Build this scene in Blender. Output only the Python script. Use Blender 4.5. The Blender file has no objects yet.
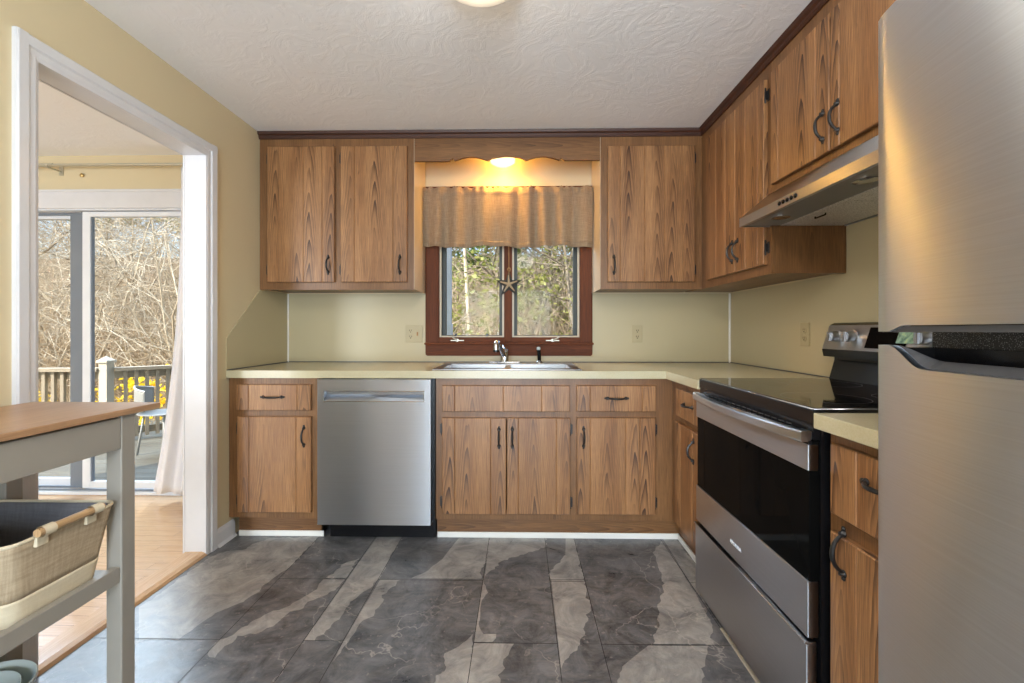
import bpy, bmesh, math, random
from mathutils import Vector, Matrix, noise as mnoise
R = math.radians
rng = random.Random(11)
C = bpy.context.scene.collection
S = bpy.context.scene

# ------------------------------------------------------------------ camera
EYE = 1.13
cam = bpy.data.cameras.new('camera'); cam.sensor_width = 36.0; cam.lens = 446 / 1024 * 36.0
cam.clip_start = 0.02; cam.clip_end = 300
camo = bpy.data.objects.new('camera', cam); C.objects.link(camo)
camo.location = (0, 0, EYE); camo.rotation_euler = (R(90), 0, math.atan(8 / 446))
cam.shift_y = -11.5 / 1024
S.camera = camo

# ------------------------------------------------------------------ exposure
S.view_settings.view_transform = 'Standard'; S.view_settings.look = 'None'
S.view_settings.exposure = 0.50; S.view_settings.gamma = 1.0; S.view_settings.use_curve_mapping = False

# ------------------------------------------------------------------ sky, sun, daylight
w = bpy.data.worlds.new('sky'); S.world = w; w.use_nodes = True
nt = w.node_tree; nt.nodes.clear()
sky = nt.nodes.new('ShaderNodeTexSky'); sky.sky_type = 'NISHITA'; sky.sun_disc = False
sky.sun_elevation = R(38); sky.sun_rotation = R(220); sky.dust_density = 2.0
bgn = nt.nodes.new('ShaderNodeBackground'); bgn.inputs['Strength'].default_value = 0.26
wo = nt.nodes.new('ShaderNodeOutputWorld')
nt.links.new(sky.outputs[0], bgn.inputs[0]); nt.links.new(bgn.outputs[0], wo.inputs[0])

def light(name, typ, loc, energy, color, rot=None, target=None, **kw):
    d = bpy.data.lights.new(name, typ); d.energy = energy; d.color = color
    for k, v in kw.items(): setattr(d, k, v)
    o = bpy.data.objects.new(name, d); C.objects.link(o); o.location = loc
    if rot: o.rotation_euler = rot
    if target:
        o.rotation_euler = (Vector(target) - Vector(loc)).to_track_quat('-Z', 'Y').to_euler()
    return o
light('sun', 'SUN', (-10, -12, 14), 6.2, (1.0, 0.93, 0.80), target=(0, 0, 2.0), angle=R(0.6))
# dome lamp, added fills overhead and at invented rear windows, sky above the deck
light('ceiling_lamp_light', 'POINT', (-.13, 1.43, 2.12), 1.2, (1.0, 0.90, 0.74), shadow_soft_size=.12)
light('overhead_fill_light', 'POINT', (0.05, 0.30, 2.08), 23, (1.0, 0.95, 0.87), shadow_soft_size=.14)  # added overhead fill near the viewpoint, not a known lamp
light('rear_fill_light', 'AREA', (-0.27, -2.80, 1.05), 130, (0.74, 0.87, 1.0), target=(-0.27, 0, 1.05), shape='RECTANGLE', size=1.85, size_y=1.75)  # added fill from behind, shining in through an invented window
light('side_fill_light', 'AREA', (-3.95, -2.80, 1.20), 90, (0.76, 0.88, 1.0), target=(-3.4, 0, 1.20), shape='RECTANGLE', size=1.15, size_y=1.75)  # added fill through a second invented window, for the right-hand cabinets
light('deck_sky_daylight', 'AREA', (-6.2, 8.3, 6.0), 1150, (0.70, 0.85, 1.0), target=(-0.6, 1.6, 0.6), shape='RECTANGLE', size=5.5, size_y=3.2)

S.cycles.use_denoising = True
S.cycles.max_bounces = 10; S.cycles.diffuse_bounces = 5; S.cycles.glossy_bounces = 5; S.cycles.transparent_max_bounces = 16
S.cycles.caustics_reflective = False; S.cycles.caustics_refractive = False; S.cycles.sample_clamp_indirect = 6.0

# ------------------------------------------------------------------ materials
def lin(r, g, b):
    f = lambda c: (c / 255 / 12.92) if c / 255 <= 0.04045 else ((c / 255 + 0.055) / 1.055) ** 2.4
    return (f(r), f(g), f(b), 1.0)

class N:
    def __init__(s, name):
        s.m = bpy.data.materials.new(name); s.m.use_nodes = True; s.t = s.m.node_tree; s.t.nodes.clear()
        s.out = s.t.nodes.new('ShaderNodeOutputMaterial')
    def n(s, typ, **kw):
        x = s.t.nodes.new('ShaderNode' + typ)
        for k, v in kw.items():
            if k.startswith('i_'):
                key = k[2:]; key = int(key) if key.isdigit() else key.replace('_', ' ')
                s.set(x, key, v)
            else: setattr(x, k, v)
        return x
    def set(s, x, key, v):
        if isinstance(v, bpy.types.NodeSocket): s.t.links.new(v, x.inputs[key])
        else: x.inputs[key].default_value = v
    def math(s, op, a, b=None, c=None):
        x = s.n('Math', operation=op); s.set(x, 0, a)
        if b is not None: s.set(x, 1, b)
        if c is not None: s.set(x, 2, c)
        return x.outputs[0]
    def noise(s, vec, scale, detail=3, rough=0.55, dist=0.0):
        x = s.n('TexNoise', i_Scale=scale, i_Detail=detail, i_Roughness=rough, i_Distortion=dist)
        if vec is not None: s.t.links.new(vec, x.inputs['Vector'])
        return x.outputs[0]
    def mapping(s, vec, scale=(1, 1, 1), loc=(0, 0, 0)):
        x = s.n('Mapping'); s.t.links.new(vec, x.inputs[0]); x.inputs['Scale'].default_value = scale; x.inputs['Location'].default_value = loc
        return x.outputs[0]
    def ramp(s, fac, stops):
        x = s.n('ValToRGB'); s.t.links.new(fac, x.inputs[0]); e = x.color_ramp.elements
        while len(e) < len(stops): e.new(0.5)
        for el, (p, c) in zip(e, stops): el.position = p; el.color = c if len(c) == 4 else (*c, 1)
        return x.outputs[0]
    def mix(s, fac, a, b, blend='MIX'):
        x = s.n('MixRGB', blend_type=blend); s.set(x, 0, fac); s.set(x, 1, a); s.set(x, 2, b)
        return x.outputs[0]
    def pbr(s, color, rough=0.5, metal=0.0, bump=None, bstr=0.2, bdist=0.01, **kw):
        p = s.n('BsdfPrincipled'); s.set(p, 'Base Color', color); s.set(p, 'Roughness', rough); s.set(p, 'Metallic', metal)
        for k, v in kw.items(): s.set(p, k.replace('_', ' '), v)
        if bump is not None:
            b = s.n('Bump', i_Strength=bstr, i_Distance=bdist); s.t.links.new(bump, b.inputs['Height']); s.t.links.new(b.outputs[0], p.inputs['Normal'])
        s.t.links.new(p.outputs[0], s.out.inputs[0]); s.p = p
        return s.m
    def obj(s): return s.n('TexCoord').outputs['Object']
    def uv(s): return s.n('TexCoord').outputs['UV']

def plain(name, col, rough=0.5, metal=0.0, **kw):
    k = N(name); v = k.noise(k.obj(), 9.0, 3)
    c = k.mix(0.10, col, k.ramp(v, [(0.3, (col[0] * .7, col[1] * .7, col[2] * .7)), (0.7, (min(1, col[0] * 1.25), min(1, col[1] * 1.25), min(1, col[2] * 1.25)))]))
    return k.pbr(c, rough, metal, **kw)

def wood(name, light_c, mid_c, dark_c, rough=0.38, ring=1.0, along=7.0, across=88.0):
    k = N(name); uv = k.uv()
    sep = k.n('SeparateXYZ'); k.t.links.new(uv, sep.inputs[0]); u, v = sep.outputs[0], sep.outputs[1]
    w1 = k.noise(k.mapping(uv, (5, 1.3, 1)), 1.0, 2)
    w2 = k.noise(k.mapping(uv, (26, 3.5, 1)), 1.0, 2)
    uu = k.math('ADD', u, k.math('MULTIPLY', k.math('SUBTRACT', w1, 0.5), 0.05))
    r = k.math('SQRT', k.math('ADD', k.math('MULTIPLY', uu, uu), 0.00022))
    ph = k.math('ADD', k.math('MULTIPLY', r, across), k.math('MULTIPLY', v, along))
    ph = k.math('ADD', ph, k.math('MULTIPLY', w2, 1.2))
    fr = k.math('FRACT', ph)
    line = k.math('POWER', fr, 1.7)                                   # slow early wood, sharp late wood
    # the cathedral shows strongest near the heart of a board
    hz = k.math('SUBTRACT', 1.0, k.math('MINIMUM', k.math('MULTIPLY', k.math('ABSOLUTE', uu), 17.0), 0.78))
    patch = k.ramp(k.noise(k.mapping(uv, (7, 1.1, 1), (3, 1, 0)), 1.0, 1), [(0.42, (0.12,) * 3), (0.56, (1,) * 3)])
    line = k.math('MULTIPLY', k.math('MULTIPLY', line, hz), patch)
    fib = k.noise(k.mapping(uv, (330, 7, 1)), 1.0, 3, 0.6)
    pore = k.ramp(k.noise(k.mapping(uv, (700, 22, 1), (7, 2, 0)), 1.0, 2), [(0.56, (0,) * 3), (0.72, (1,) * 3)])
    tone = k.noise(k.mapping(uv, (11, 0.7, 1), (1, 5, 0)), 1.0, 2)
    base = k.mix(k.ramp(tone, [(0.3, (0,) * 3), (0.7, (1,) * 3)]), mid_c, light_c)
    base = k.mix(k.math('MULTIPLY', k.ramp(fib, [(0.35, (1,) * 3), (0.65, (0,) * 3)]), 0.55), base, dark_c)
    col = k.mix(k.math('MULTIPLY', line, ring), base, dark_c)
    col = k.mix(k.math('MULTIPLY', pore, 0.35), col, dark_c)
    knot = k.ramp(k.noise(k.mapping(uv, (24, 8, 1), (9, 4, 0)), 1.0, 1), [(0.80, (0,) * 3), (0.86, (1,) * 3)])
    col = k.mix(knot, col, dark_c)
    return k.pbr(col, rough, 0, bump=fib, bstr=0.08, bdist=0.002)

def steel(name, base=0.60, rough=0.30, tint=(1, 1, 1), aniso=0.75, stretch='H'):
    k = N(name); o = k.obj()
    sc = (3, 3, 420) if stretch == 'H' else (420, 420, 3)
    g = k.noise(k.mapping(o, sc), 1.0, 2)
    c = k.ramp(g, [(0.25, (base * .95 * tint[0], base * .95 * tint[1], base * .95 * tint[2])), (0.75, (base * 1.04 * tint[0], base * 1.04 * tint[1], base * 1.04 * tint[2]))])
    ro = rough
    m = k.pbr(c, ro, 1.0, bump=g, bstr=0.01, bdist=0.001, Anisotropic=aniso, Anisotropic_Rotation=0.25)
    tg = k.n('Tangent', direction_type='RADIAL', axis='Z'); k.t.links.new(tg.outputs[0], k.p.inputs['Tangent'])
    return m

M = {}
M['wood'] = wood('oak_laminate', lin(188, 139, 92), lin(150, 104, 64), lin(62, 36, 20), ring=1.25)
M['frame'] = wood('oak_frame', lin(148, 106, 66), lin(124, 85, 50), lin(62, 39, 22), ring=0.75)
M['dark_wood'] = wood('stained_crown', lin(84, 46, 28), lin(66, 34, 18), lin(34, 16, 10), 0.5, ring=.5)
M['mahogany'] = wood('stained_window_wood', lin(122, 62, 24), lin(94, 44, 14), lin(48, 22, 9), 0.75, ring=.5)
M['top_wood'] = wood('cart_top_oak', lin(188, 152, 118), lin(172, 134, 100), lin(134, 98, 68), 0.35, ring=.35, along=5)
M['dowel'] = wood('dowel_beech', lin(204, 172, 132), lin(190, 156, 114), lin(152, 116, 78), 0.45, ring=.3)
M['oak_floor'] = wood('oak_strip_floor', lin(236, 202, 164), lin(222, 184, 142), lin(186, 142, 100), 0.16, ring=.35)
M['deckwood'] = wood('weathered_boards', lin(176, 164, 144), lin(150, 140, 124), lin(104, 96, 84), 0.8, ring=.5)
M['steel'] = steel('brushed_steel', 0.56, 0.34, (0.94, 0.99, 1.06), 0.93)
M['fridge_steel'] = steel('fridge_steel', 0.86, 0.36, (0.92, 1.0, 1.10), 0.96)
M['dark_steel'] = steel('dark_range_steel', 0.54, 0.33, (0.93, 0.98, 1.06), 0.9)
M['chrome'] = plain('chrome', (0.52, 0.53, 0.55, 1), 0.14, 1.0)
M['sink_steel'] = steel('sink_steel', 0.42, 0.32)
M['black_iron'] = plain('black_iron', (0.012, 0.011, 0.011, 1), 0.38)
M['black_plastic'] = plain('black_plastic', (0.007, 0.007, 0.008, 1), 0.25, Specular_IOR_Level=0.3)
M['grey_plastic'] = plain('grey_plastic', (0.065, 0.065, 0.068, 1), 0.35)
M['white_gloss'] = plain('white_trim_paint', lin(214, 215, 219), 0.30)
M['strip_white'] = plain('white_base_strip', lin(232, 230, 224), 0.4)
M['almond'] = plain('almond_laminate', lin(214, 200, 176), 0.28)
M['plate'] = plain('almond_plastic', lin(178, 165, 130), 0.4)
M['vinyl_white'] = plain('white_vinyl', lin(224, 228, 234), 0.35)
M['vinyl_grey'] = plain('grey_vinyl_edge', lin(120, 128, 138), 0.4)
M['screen_alu'] = plain('pale_screen_frame', lin(196, 182, 156), 0.4)
M['sash_dark'] = plain('dark_sash', lin(52, 58, 54), 0.5)
M['cart_grey'] = plain('cart_paint', lin(150, 145, 136), 0.42)
M['bowl'] = plain('pale_blue_bowl', lin(196, 206, 204), 0.25)
M['brass'] = plain('brass', (0.55, 0.40, 0.18, 1), 0.3, 1.0)
M['nickel'] = plain('rod_nickel', lin(196, 192, 176), 0.35, 0.7)
M['star_dark'] = plain('rusted_tin', (0.05, 0.05, 0.045, 1), 0.55, 0.4)
M['star_tan'] = plain('tan_starfish', lin(178, 156, 124), 0.7)
M['jute'] = plain('jute_cord', lin(170, 130, 88), 0.9)
M['post_blue'] = plain('painted_post', lin(188, 200, 220), 0.6)
M['post_worn'] = plain('worn_post_paint', lin(178, 172, 158), 0.7); M['hood_grey'] = plain('hood_grey', lin(140, 142, 142), 0.4)

k = N('plaster_ceiling'); o = k.obj()
b1 = k.noise(k.mapping(o, (1, 1, 1)), 5.5, 6, 0.62, 1.6); ridge = k.ramp(b1, [(0.42, (0,) * 3), (0.52, (1,) * 3), (0.60, (0.3,) * 3)])
M['ceiling'] = k.pbr(k.mix(k.math('MULTIPLY', k.ramp(b1, [(0.62, (0,) * 3), (0.72, (1,) * 3)]), 0.10), lin(249, 250, 253), lin(216, 215, 214)), 0.85, bump=ridge, bstr=0.16, bdist=0.005)

def paint(name, col, rough=0.6):
    k = N(name); o = k.obj(); n1 = k.noise(o, 1.6, 4); n2 = k.noise(o, 160, 2)
    c = k.mix(k.math('MULTIPLY', n1, 0.18), col, (col[0] * .78, col[1] * .78, col[2] * .76, 1))
    return k.pbr(c, rough, bump=n2, bstr=0.05, bdist=0.002)
M['wall'] = paint('yellow_paint', lin(214, 199, 164))
M['splash'] = paint('laminate_splash', lin(188, 176, 142), 0.38)
k = N('counter_laminate'); o = k.obj()
cc = k.mix(k.ramp(k.noise(o, 260, 2), [(0.40, (0,) * 3), (0.66, (1,) * 3)]), lin(190, 181, 150), lin(184, 174, 141))
M['counter'] = k.pbr(cc, 0.22)

def slate(name, dark, lightc, amt, cool=0.0):
    k = N(name); o = k.obj()
    n1 = k.noise(o, 8.0, 10, 0.72, 0.8); n2 = k.noise(k.mapping(o, (2.2, 7, 1)), 3.0, 6, 0.7, 1.2)
    c = k.mix(k.ramp(n1, [(0.36, (0,) * 3), (0.64, (1,) * 3)]), dark, lightc)
    c = k.mix(k.math('MULTIPLY', k.ramp(n2, [(0.46, (0,) * 3), (0.64, (1,) * 3)]), amt), c, lin(150, 142, 134))
    v = k.n('TexVoronoi', feature='DISTANCE_TO_EDGE', i_Scale=2.3); wv = k.n('VectorMath', operation='ADD')
    nn = k.n('TexNoise', i_Scale=3.0, i_Detail=5.0); k.t.links.new(o, nn.inputs[0]); k.t.links.new(o, wv.inputs[0]); k.t.links.new(nn.outputs[1], wv.inputs[1])
    k.t.links.new(wv.outputs[0], v.inputs['Vector'])
    vein = k.ramp(v.outputs['Distance'], [(0.0, (1,) * 3), (0.012, (0,) * 3)])
    gate = k.ramp(k.noise(o, 2.1, 2), [(0.48, (0,) * 3), (0.60, (1,) * 3)])
    c = k.mix(k.math('MULTIPLY', k.math('MULTIPLY', vein, gate), 0.55), c, lin(186, 180, 172))
    sp = k.ramp(k.noise(o, 55, 3), [(0.64, (0,) * 3), (0.72, (1,) * 3)])
    c = k.mix(k.math('MULTIPLY', sp, 0.4), c, lin(160, 152, 146))
    return k.pbr(c, k.math('ADD', 0.22, k.math('MULTIPLY', n1, 0.16)), bump=k.noise(o, 9, 8, 0.7, 0.8), bstr=0.16, bdist=0.006)
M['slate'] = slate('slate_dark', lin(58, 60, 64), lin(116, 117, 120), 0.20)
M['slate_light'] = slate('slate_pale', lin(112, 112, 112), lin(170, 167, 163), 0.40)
M['joint_beige'] = plain('floor_edging', lin(150, 140, 124), 0.5)
M['joint'] = plain('tile_joint', lin(44, 42, 42), 0.7)

def glass(name, ior=1.45, tint=(1, 1, 1, 1), gl=1.0):
    k = N(name); f = k.n('Fresnel', i_IOR=ior); t = k.n('BsdfTransparent', i_Color=tint); g = k.n('BsdfGlossy', i_Roughness=0.02)
    x = k.n('MixShader'); k.t.links.new(k.math('MULTIPLY', f.outputs[0], gl), x.inputs[0]); k.t.links.new(t.outputs[0], x.inputs[1]); k.t.links.new(g.outputs[0], x.inputs[2])
    k.t.links.new(x.outputs[0], k.out.inputs[0]); return k.m
M['glass'] = glass('window_glass', 1.35, (0.97, 0.98, 0.98, 1), .18)
k = N('black_glass'); M['black_glass'] = k.pbr(k.mix(k.ramp(k.noise(k.obj(), 400, 2), [(0.72, (0,) * 3), (0.78, (1,) * 3)]), (0.006, 0.006, 0.007, 1), (0.03, 0.03, 0.03, 1)), 0.04, Specular_IOR_Level=0.8)
k = N('door_glass'); M['door_glass'] = k.pbr(k.mix(0.2, (0.004, 0.004, 0.004, 1), k.ramp(k.noise(k.obj(), 5, 2), [(0.3, (0.002,) * 3), (0.7, (0.008,) * 3)])), 0.05, Specular_IOR_Level=0.10, IOR=1.2)

k = N('reflection_speckle'); s = k.n('TexVoronoi', i_Scale=420.0); k.t.links.new(k.obj(), s.inputs['Vector'])
M['gasket'] = k.pbr(k.ramp(s.outputs['Distance'], [(0.12, (0.30, 0.31, 0.31)), (0.34, (0.012, 0.012, 0.013))]), 0.35)  # speckle painted in to stand for reflections on the dark front
k = N('hood_mesh'); s = k.n('TexVoronoi', i_Scale=230.0); k.t.links.new(k.obj(), s.inputs['Vector'])
M['filter'] = k.pbr(k.ramp(s.outputs['Distance'], [(0.2, (0.34,) * 3), (0.5, (0.80,) * 3)]), 0.4, 0.1, bump=s.outputs['Distance'], bstr=0.3, bdist=0.002)

def fabric(name, c1, c2, sc=240, trans=0.0):
    k = N(name); o = k.uv()
    a = k.n('TexWave', wave_type='BANDS', bands_direction='X', i_Scale=sc / 1.6, i_Distortion=1.5, i_Detail=2.0); k.t.links.new(o, a.inputs[0])
    b = k.n('TexWave', wave_type='BANDS', bands_direction='Y', i_Scale=sc / 1.6, i_Distortion=1.5, i_Detail=2.0); k.t.links.new(o, b.inputs[0])
    wv = k.math('MULTIPLY', k.math('ADD', a.outputs['Fac'], b.outputs['Fac']), 0.5)
    sl = k.noise(k.mapping(o, (14, 130, 1)), 1.0, 3); s2 = k.noise(k.mapping(o, (130, 14, 1), (3, 3, 0)), 1.0, 3)
    fac = k.math('ADD', k.math('MULTIPLY', wv, 0.35), k.math('MULTIPLY', k.math('ADD', sl, s2), 0.33))
    col = k.ramp(fac, [(0.35, c1), (0.65, c2)])
    m = k.pbr(col, 0.9, bump=wv, bstr=0.25, bdist=0.001)
    if trans:
        tr = k.n('BsdfTranslucent'); k.t.links.new(col, tr.inputs[0]); mx = k.n('MixShader', i_0=trans)
        k.t.links.new(k.p.outputs[0], mx.inputs[1]); k.t.links.new(tr.outputs[0], mx.inputs[2]); k.t.links.new(mx.outputs[0], k.out.inputs[0])
    return m
M['burlap'] = fabric('burlap', lin(160, 138, 112), lin(204, 180, 150), 240, 0.42)
M['linen'] = fabric('basket_linen', lin(150, 130, 104), lin(200, 182, 154), 240)
M['felt'] = fabric('grey_lining', lin(104, 104, 110), lin(132, 132, 138), 300)
M['canvas'] = fabric('cream_canvas', lin(208, 194, 166), lin(222, 210, 184), 500)
M['drape'] = fabric('white_drape', lin(236, 237, 242), lin(246, 246, 250), 400, 0.15)

def emit(name, col, strg):
    k = N(name); e = k.n('Emission', i_Color=col, i_Strength=strg); k.t.links.new(e.outputs[0], k.out.inputs[0]); return k.m
M['warm_glow'] = emit('warm_lens', (1.0, 0.80, 0.42, 1), 1.7)
k = N('frosted_dome'); M['dome'] = k.pbr(lin(240, 236, 226), 0.35, Emission_Color=lin(255, 240, 214), Emission_Strength=0.30)
k = N('clock_display'); M['display_sheen'] = k.pbr(k.ramp(k.noise(k.obj(), 60, 3), [(0.35, lin(96, 130, 116)), (0.6, lin(150, 186, 160)), (0.75, lin(190, 214, 150))]), 0.15)  # green mottle is a reflection in the display glass, put into the colour

def bark(name, c1, c2):
    k = N(name); o = k.obj(); n1 = k.noise(k.mapping(o, (6, 6, 1.2)), 1.0, 5)
    return k.pbr(k.ramp(n1, [(0.3, c1), (0.7, c2)]), 0.9)
M['bark'] = bark('pale_bark', lin(140, 126, 106), lin(206, 194, 172))
M['bark_grey'] = bark('grey_bark', lin(92, 82, 70), lin(156, 144, 124))
M['deckfloor'] = wood('deck_boards', lin(112, 110, 100), lin(92, 90, 82), lin(60, 58, 52), 0.8, ring=.4)
M['twig'] = bark('dry_twigs', lin(120, 100, 78), lin(186, 168, 138))
def leaf(name, c1, c2, tr=0.4):
    k = N(name); o = k.n('NewGeometry').outputs['Position']; n1 = k.noise(o, 3.5, 4)
    col = k.ramp(n1, [(0.32, c1), (0.68, c2)])
    m = k.pbr(col, 0.6); t = k.n('BsdfTranslucent'); k.t.links.new(col, t.inputs[0]); mx = k.n('MixShader', i_0=tr)
    k.t.links.new(k.p.outputs[0], mx.inputs[1]); k.t.links.new(t.outputs[0], mx.inputs[2]); k.t.links.new(mx.outputs[0], k.out.inputs[0]); return m
M['leaf_green'] = leaf('evergreen_leaves', lin(72, 96, 44), lin(138, 158, 84))
M['leaf_lime'] = leaf('spring_leaves', lin(112, 118, 56), lin(160, 158, 90))
M['leaf_yellow'] = leaf('yellow_blossom', lin(232, 190, 30), lin(255, 226, 60))
k = N('leaf_litter'); o = k.obj(); n1 = k.noise(o, 1.3, 8, 0.7); n2 = k.noise(o, 9, 6, 0.7)
M['litter'] = k.pbr(k.mix(0.5, k.ramp(n1, [(0.3, lin(112, 92, 72)), (0.7, lin(176, 156, 128))]), k.ramp(n2, [(0.3, lin(92, 76, 58)), (0.7, lin(182, 164, 136))])), 0.95, bump=n2, bstr=0.6, bdist=0.1)

# ------------------------------------------------------------------ mesh helpers
AX = {'x': 0, 'y': 1, 'z': 2}
class B:
    """collects shapes, then links them as ONE mesh object"""
    def __init__(s): s.bm = bmesh.new(); s.uvl = s.bm.loops.layers.uv.new('UVMap'); s.done = set()
    def box(s, x0, x1, y0, y1, z0, z1, bev=0.0, mi=0, seg=2):
        x0, x1 = sorted((x0, x1)); y0, y1 = sorted((y0, y1)); z0, z1 = sorted((z0, z1))
        r = bmesh.ops.create_cube(s.bm, size=1.0); vs = r['verts']
        for v in vs: v.co = Vector(((x0 + x1) / 2 + v.co.x * (x1 - x0), (y0 + y1) / 2 + v.co.y * (y1 - y0), (z0 + z1) / 2 + v.co.z * (z1 - z0)))
        fs = set(f for v in vs for f in v.link_faces)
        if bev > 0:
            es = list(set(e for v in vs for e in v.link_edges))
            rb = bmesh.ops.bevel(s.bm, geom=es, offset=bev, segments=seg, affect='EDGES', profile=0.5)
            fs = set(f for f in fs if f.is_valid) | set(rb['faces'])
        for f in fs: f.material_index = mi
        return s
    def quad(s, pts, mi=0):
        f = s.bm.faces.new([s.bm.verts.new(p) for p in pts]); f.material_index = mi; return f
    def prism(s, pts, axis, a0, a1, mi=0):
        """polygon in the two other axes (in order), swept along axis"""
        i = AX[axis]; o = [j for j in range(3) if j != i]
        def P(p, a):
            v = [0, 0, 0]; v[i] = a; v[o[0]] = p[0]; v[o[1]] = p[1]; return s.bm.verts.new(v)
        A = [P(p, a0) for p in pts]; Bv = [P(p, a1) for p in pts]; n = len(pts); fs = []
        fs.append(s.bm.faces.new(A)); fs.append(s.bm.faces.new(list(reversed(Bv))))
        for k_ in range(n): fs.append(s.bm.faces.new([A[k_], A[(k_ + 1) % n], Bv[(k_ + 1) % n], Bv[k_]]))
        for f in fs: f.material_index = mi
        return s
    def tube(s, pts, rad, seg=10, mi=0, cap=True, flat=None):
        pts = [Vector(p) for p in pts]; n = len(pts)
        rad = rad if isinstance(rad, (list, tuple)) else [rad] * n
        rings = []; ref = None
        for i, p in enumerate(pts):
            d = (pts[min(i + 1, n - 1)] - pts[max(i - 1, 0)]).normalized()
            if ref is None:
                ref = Vector((0, 0, 1)) if abs(d.z) < 0.9 else Vector((1, 0, 0))
            a = d.cross(ref).normalized(); b_ = a.cross(d).normalized(); ref = b_
            fa, fb = flat if flat else (1, 1)
            rings.append([s.bm.verts.new(p + a * math.cos(2 * math.pi * k_ / seg) * rad[i] * fa + b_ * math.sin(2 * math.pi * k_ / seg) * rad[i] * fb) for k_ in range(seg)])
        for i in range(n - 1):
            for k_ in range(seg):
                f = s.bm.faces.new([rings[i][k_], rings[i][(k_ + 1) % seg], rings[i + 1][(k_ + 1) % seg], rings[i + 1][k_]]); f.material_index = mi; f.smooth = True
        if cap:
            for rg in (rings[0], rings[-1]):
                f = s.bm.faces.new(rg); f.material_index = mi
        return s
    def lathe(s, prof, c, axis='z', seg=32, mi=0, sgn=1):
        """prof: (radius, height) pairs turned round an axis through c"""
        i = AX[axis]; o = [j for j in range(3) if j != i]; rings = []
        for r, h in prof:
            ring = []
            for k_ in range(seg):
                v = list(c); v[i] += h * sgn; v[o[0]] += r * math.cos(2 * math.pi * k_ / seg); v[o[1]] += r * math.sin(2 * math.pi * k_ / seg)
                ring.append(s.bm.verts.new(v))
            rings.append(ring)
        for a, b_ in zip(rings, rings[1:]):
            for k_ in range(seg):
                f = s.bm.faces.new([a[k_], a[(k_ + 1) % seg], b_[(k_ + 1) % seg], b_[k_]]); f.smooth = True; f.material_index = mi
        for rg, (r, h) in ((rings[0], prof[0]), (rings[-1], prof[-1])):
            if r > 1e-5: f = s.bm.faces.new(rg); f.material_index = mi
        return s
    def grid(s, fn, nu, nv, mi=0, smooth=True, uvs=None):
        vs = [[s.bm.verts.new(fn(i / nu, j / nv)) for j in range(nv + 1)] for i in range(nu + 1)]
        for i in range(nu):
            for j in range(nv):
                f = s.bm.faces.new([vs[i][j], vs[i + 1][j], vs[i + 1][j + 1], vs[i][j + 1]]); f.smooth = smooth; f.material_index = mi
                if uvs:
                    for l, (a, b_) in zip(f.loops, ((i, j), (i + 1, j), (i + 1, j + 1), (i, j + 1))): l[s.uvl].uv = uvs(a / nu, b_ / nv)
                    s.done.add(f)
        return s
    def obj(s, name, mat, parent=None, grain='z', uvshift=None, recalc=True, smooth=False, solid=None):
        bm = s.bm
        if recalc: bmesh.ops.recalc_face_normals(bm, faces=bm.faces)
        for e in bm.edges:
            if len(e.link_faces) == 2 and e.calc_face_angle(0) > 0.7: e.smooth = False
        g = AX[grain]
        if bm.verts:
            lo = [min(v.co[i] for v in bm.verts) for i in range(3)]; hi = [max(v.co[i] for v in bm.verts) for i in range(3)]
            ctr = [(a + b_) / 2 for a, b_ in zip(lo, hi)]
        else: ctr = [0, 0, 0]
        su, sv = uvshift if uvshift else (rng.uniform(-0.02, 0.02), rng.uniform(0, 40))
        for f in bm.faces:
            if f in s.done: continue
            nrm = f.normal; d = max(range(3), key=lambda i: abs(nrm[i]))
            if d == g: o = [i for i in range(3) if i != d]; ui, vi = o
            else: vi = g; ui = [i for i in range(3) if i not in (d, g)][0]
            for l in f.loops: l[s.uvl].uv = (l.vert.co[ui] - ctr[ui] + su, l.vert.co[vi] - ctr[vi] + sv)
        off = Vector((0, 0, 0))
        pp = parent
        while pp is not None: off += pp.location; pp = pp.parent
        if parent is None:
            base = Vector((ctr[0], ctr[1], lo[2])) if bm.verts else Vector()
        else: base = Vector((ctr[0], ctr[1], ctr[2])) if bm.verts else Vector()
        for v in bm.verts: v.co -= base
        if smooth:
            for f in bm.faces: f.smooth = True
        me = bpy.data.meshes.new(name); bm.to_mesh(me); bm.free()
        for m_ in (mat if isinstance(mat, (list, tuple)) else [mat]): me.materials.append(m_)
        o = bpy.data.objects.new(name, me); C.objects.link(o)
        o.location = base - off
        if parent is not None: o.parent = parent
        if solid:
            md = o.modifiers.new('thickness', 'SOLIDIFY'); md.thickness = solid; md.offset = 0
        return o

def box(name, mat, dims, parent=None, bev=0.0, grain='z', **kw): return B().box(*dims, bev=bev).obj(name, mat, parent, grain, **kw)
def tag(o, label, cat, group=None, kind=None):
    o['label'] = label; o['category'] = cat
    if group: o['group'] = group
    if kind: o['kind'] = kind
    return o
def thing(name, loc, label, cat, group=None):
    o = bpy.data.objects.new(name, None); C.objects.link(o); o.location = loc; o.empty_display_size = 0.1
    return tag(o, label, cat, group)
def struct(o, label=None, cat=None):
    o['kind'] = 'structure'
    if label: o['label'] = label
    if cat: o['category'] = cat
    return o
def sroot(name, loc, label, cat):
    o = bpy.data.objects.new(name, None); C.objects.link(o); o.location = loc; return struct(o, label, cat)

# ------------------------------------------------------------------ the room
XL, XR, YB, CE = -1.582, 1.408, 3.01, 2.327
WT = 0.102                    # kitchen / dining wall
XD = XL - WT                  # dining face of it
DX, RY, EX = -4.62, -2.60, 3.16   # dining side wall, rear wall, outer face of the back wall
DO0, DO1, DOZ = 1.424, 2.214, 2.012   # cased opening
WX0, WX1, WZ0, WZ1 = -0.552, 0.407, 1.045, 2.02   # kitchen window
SX0, SX1, SZ1 = -3.95, -2.03, 1.965               # sliding door

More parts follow.
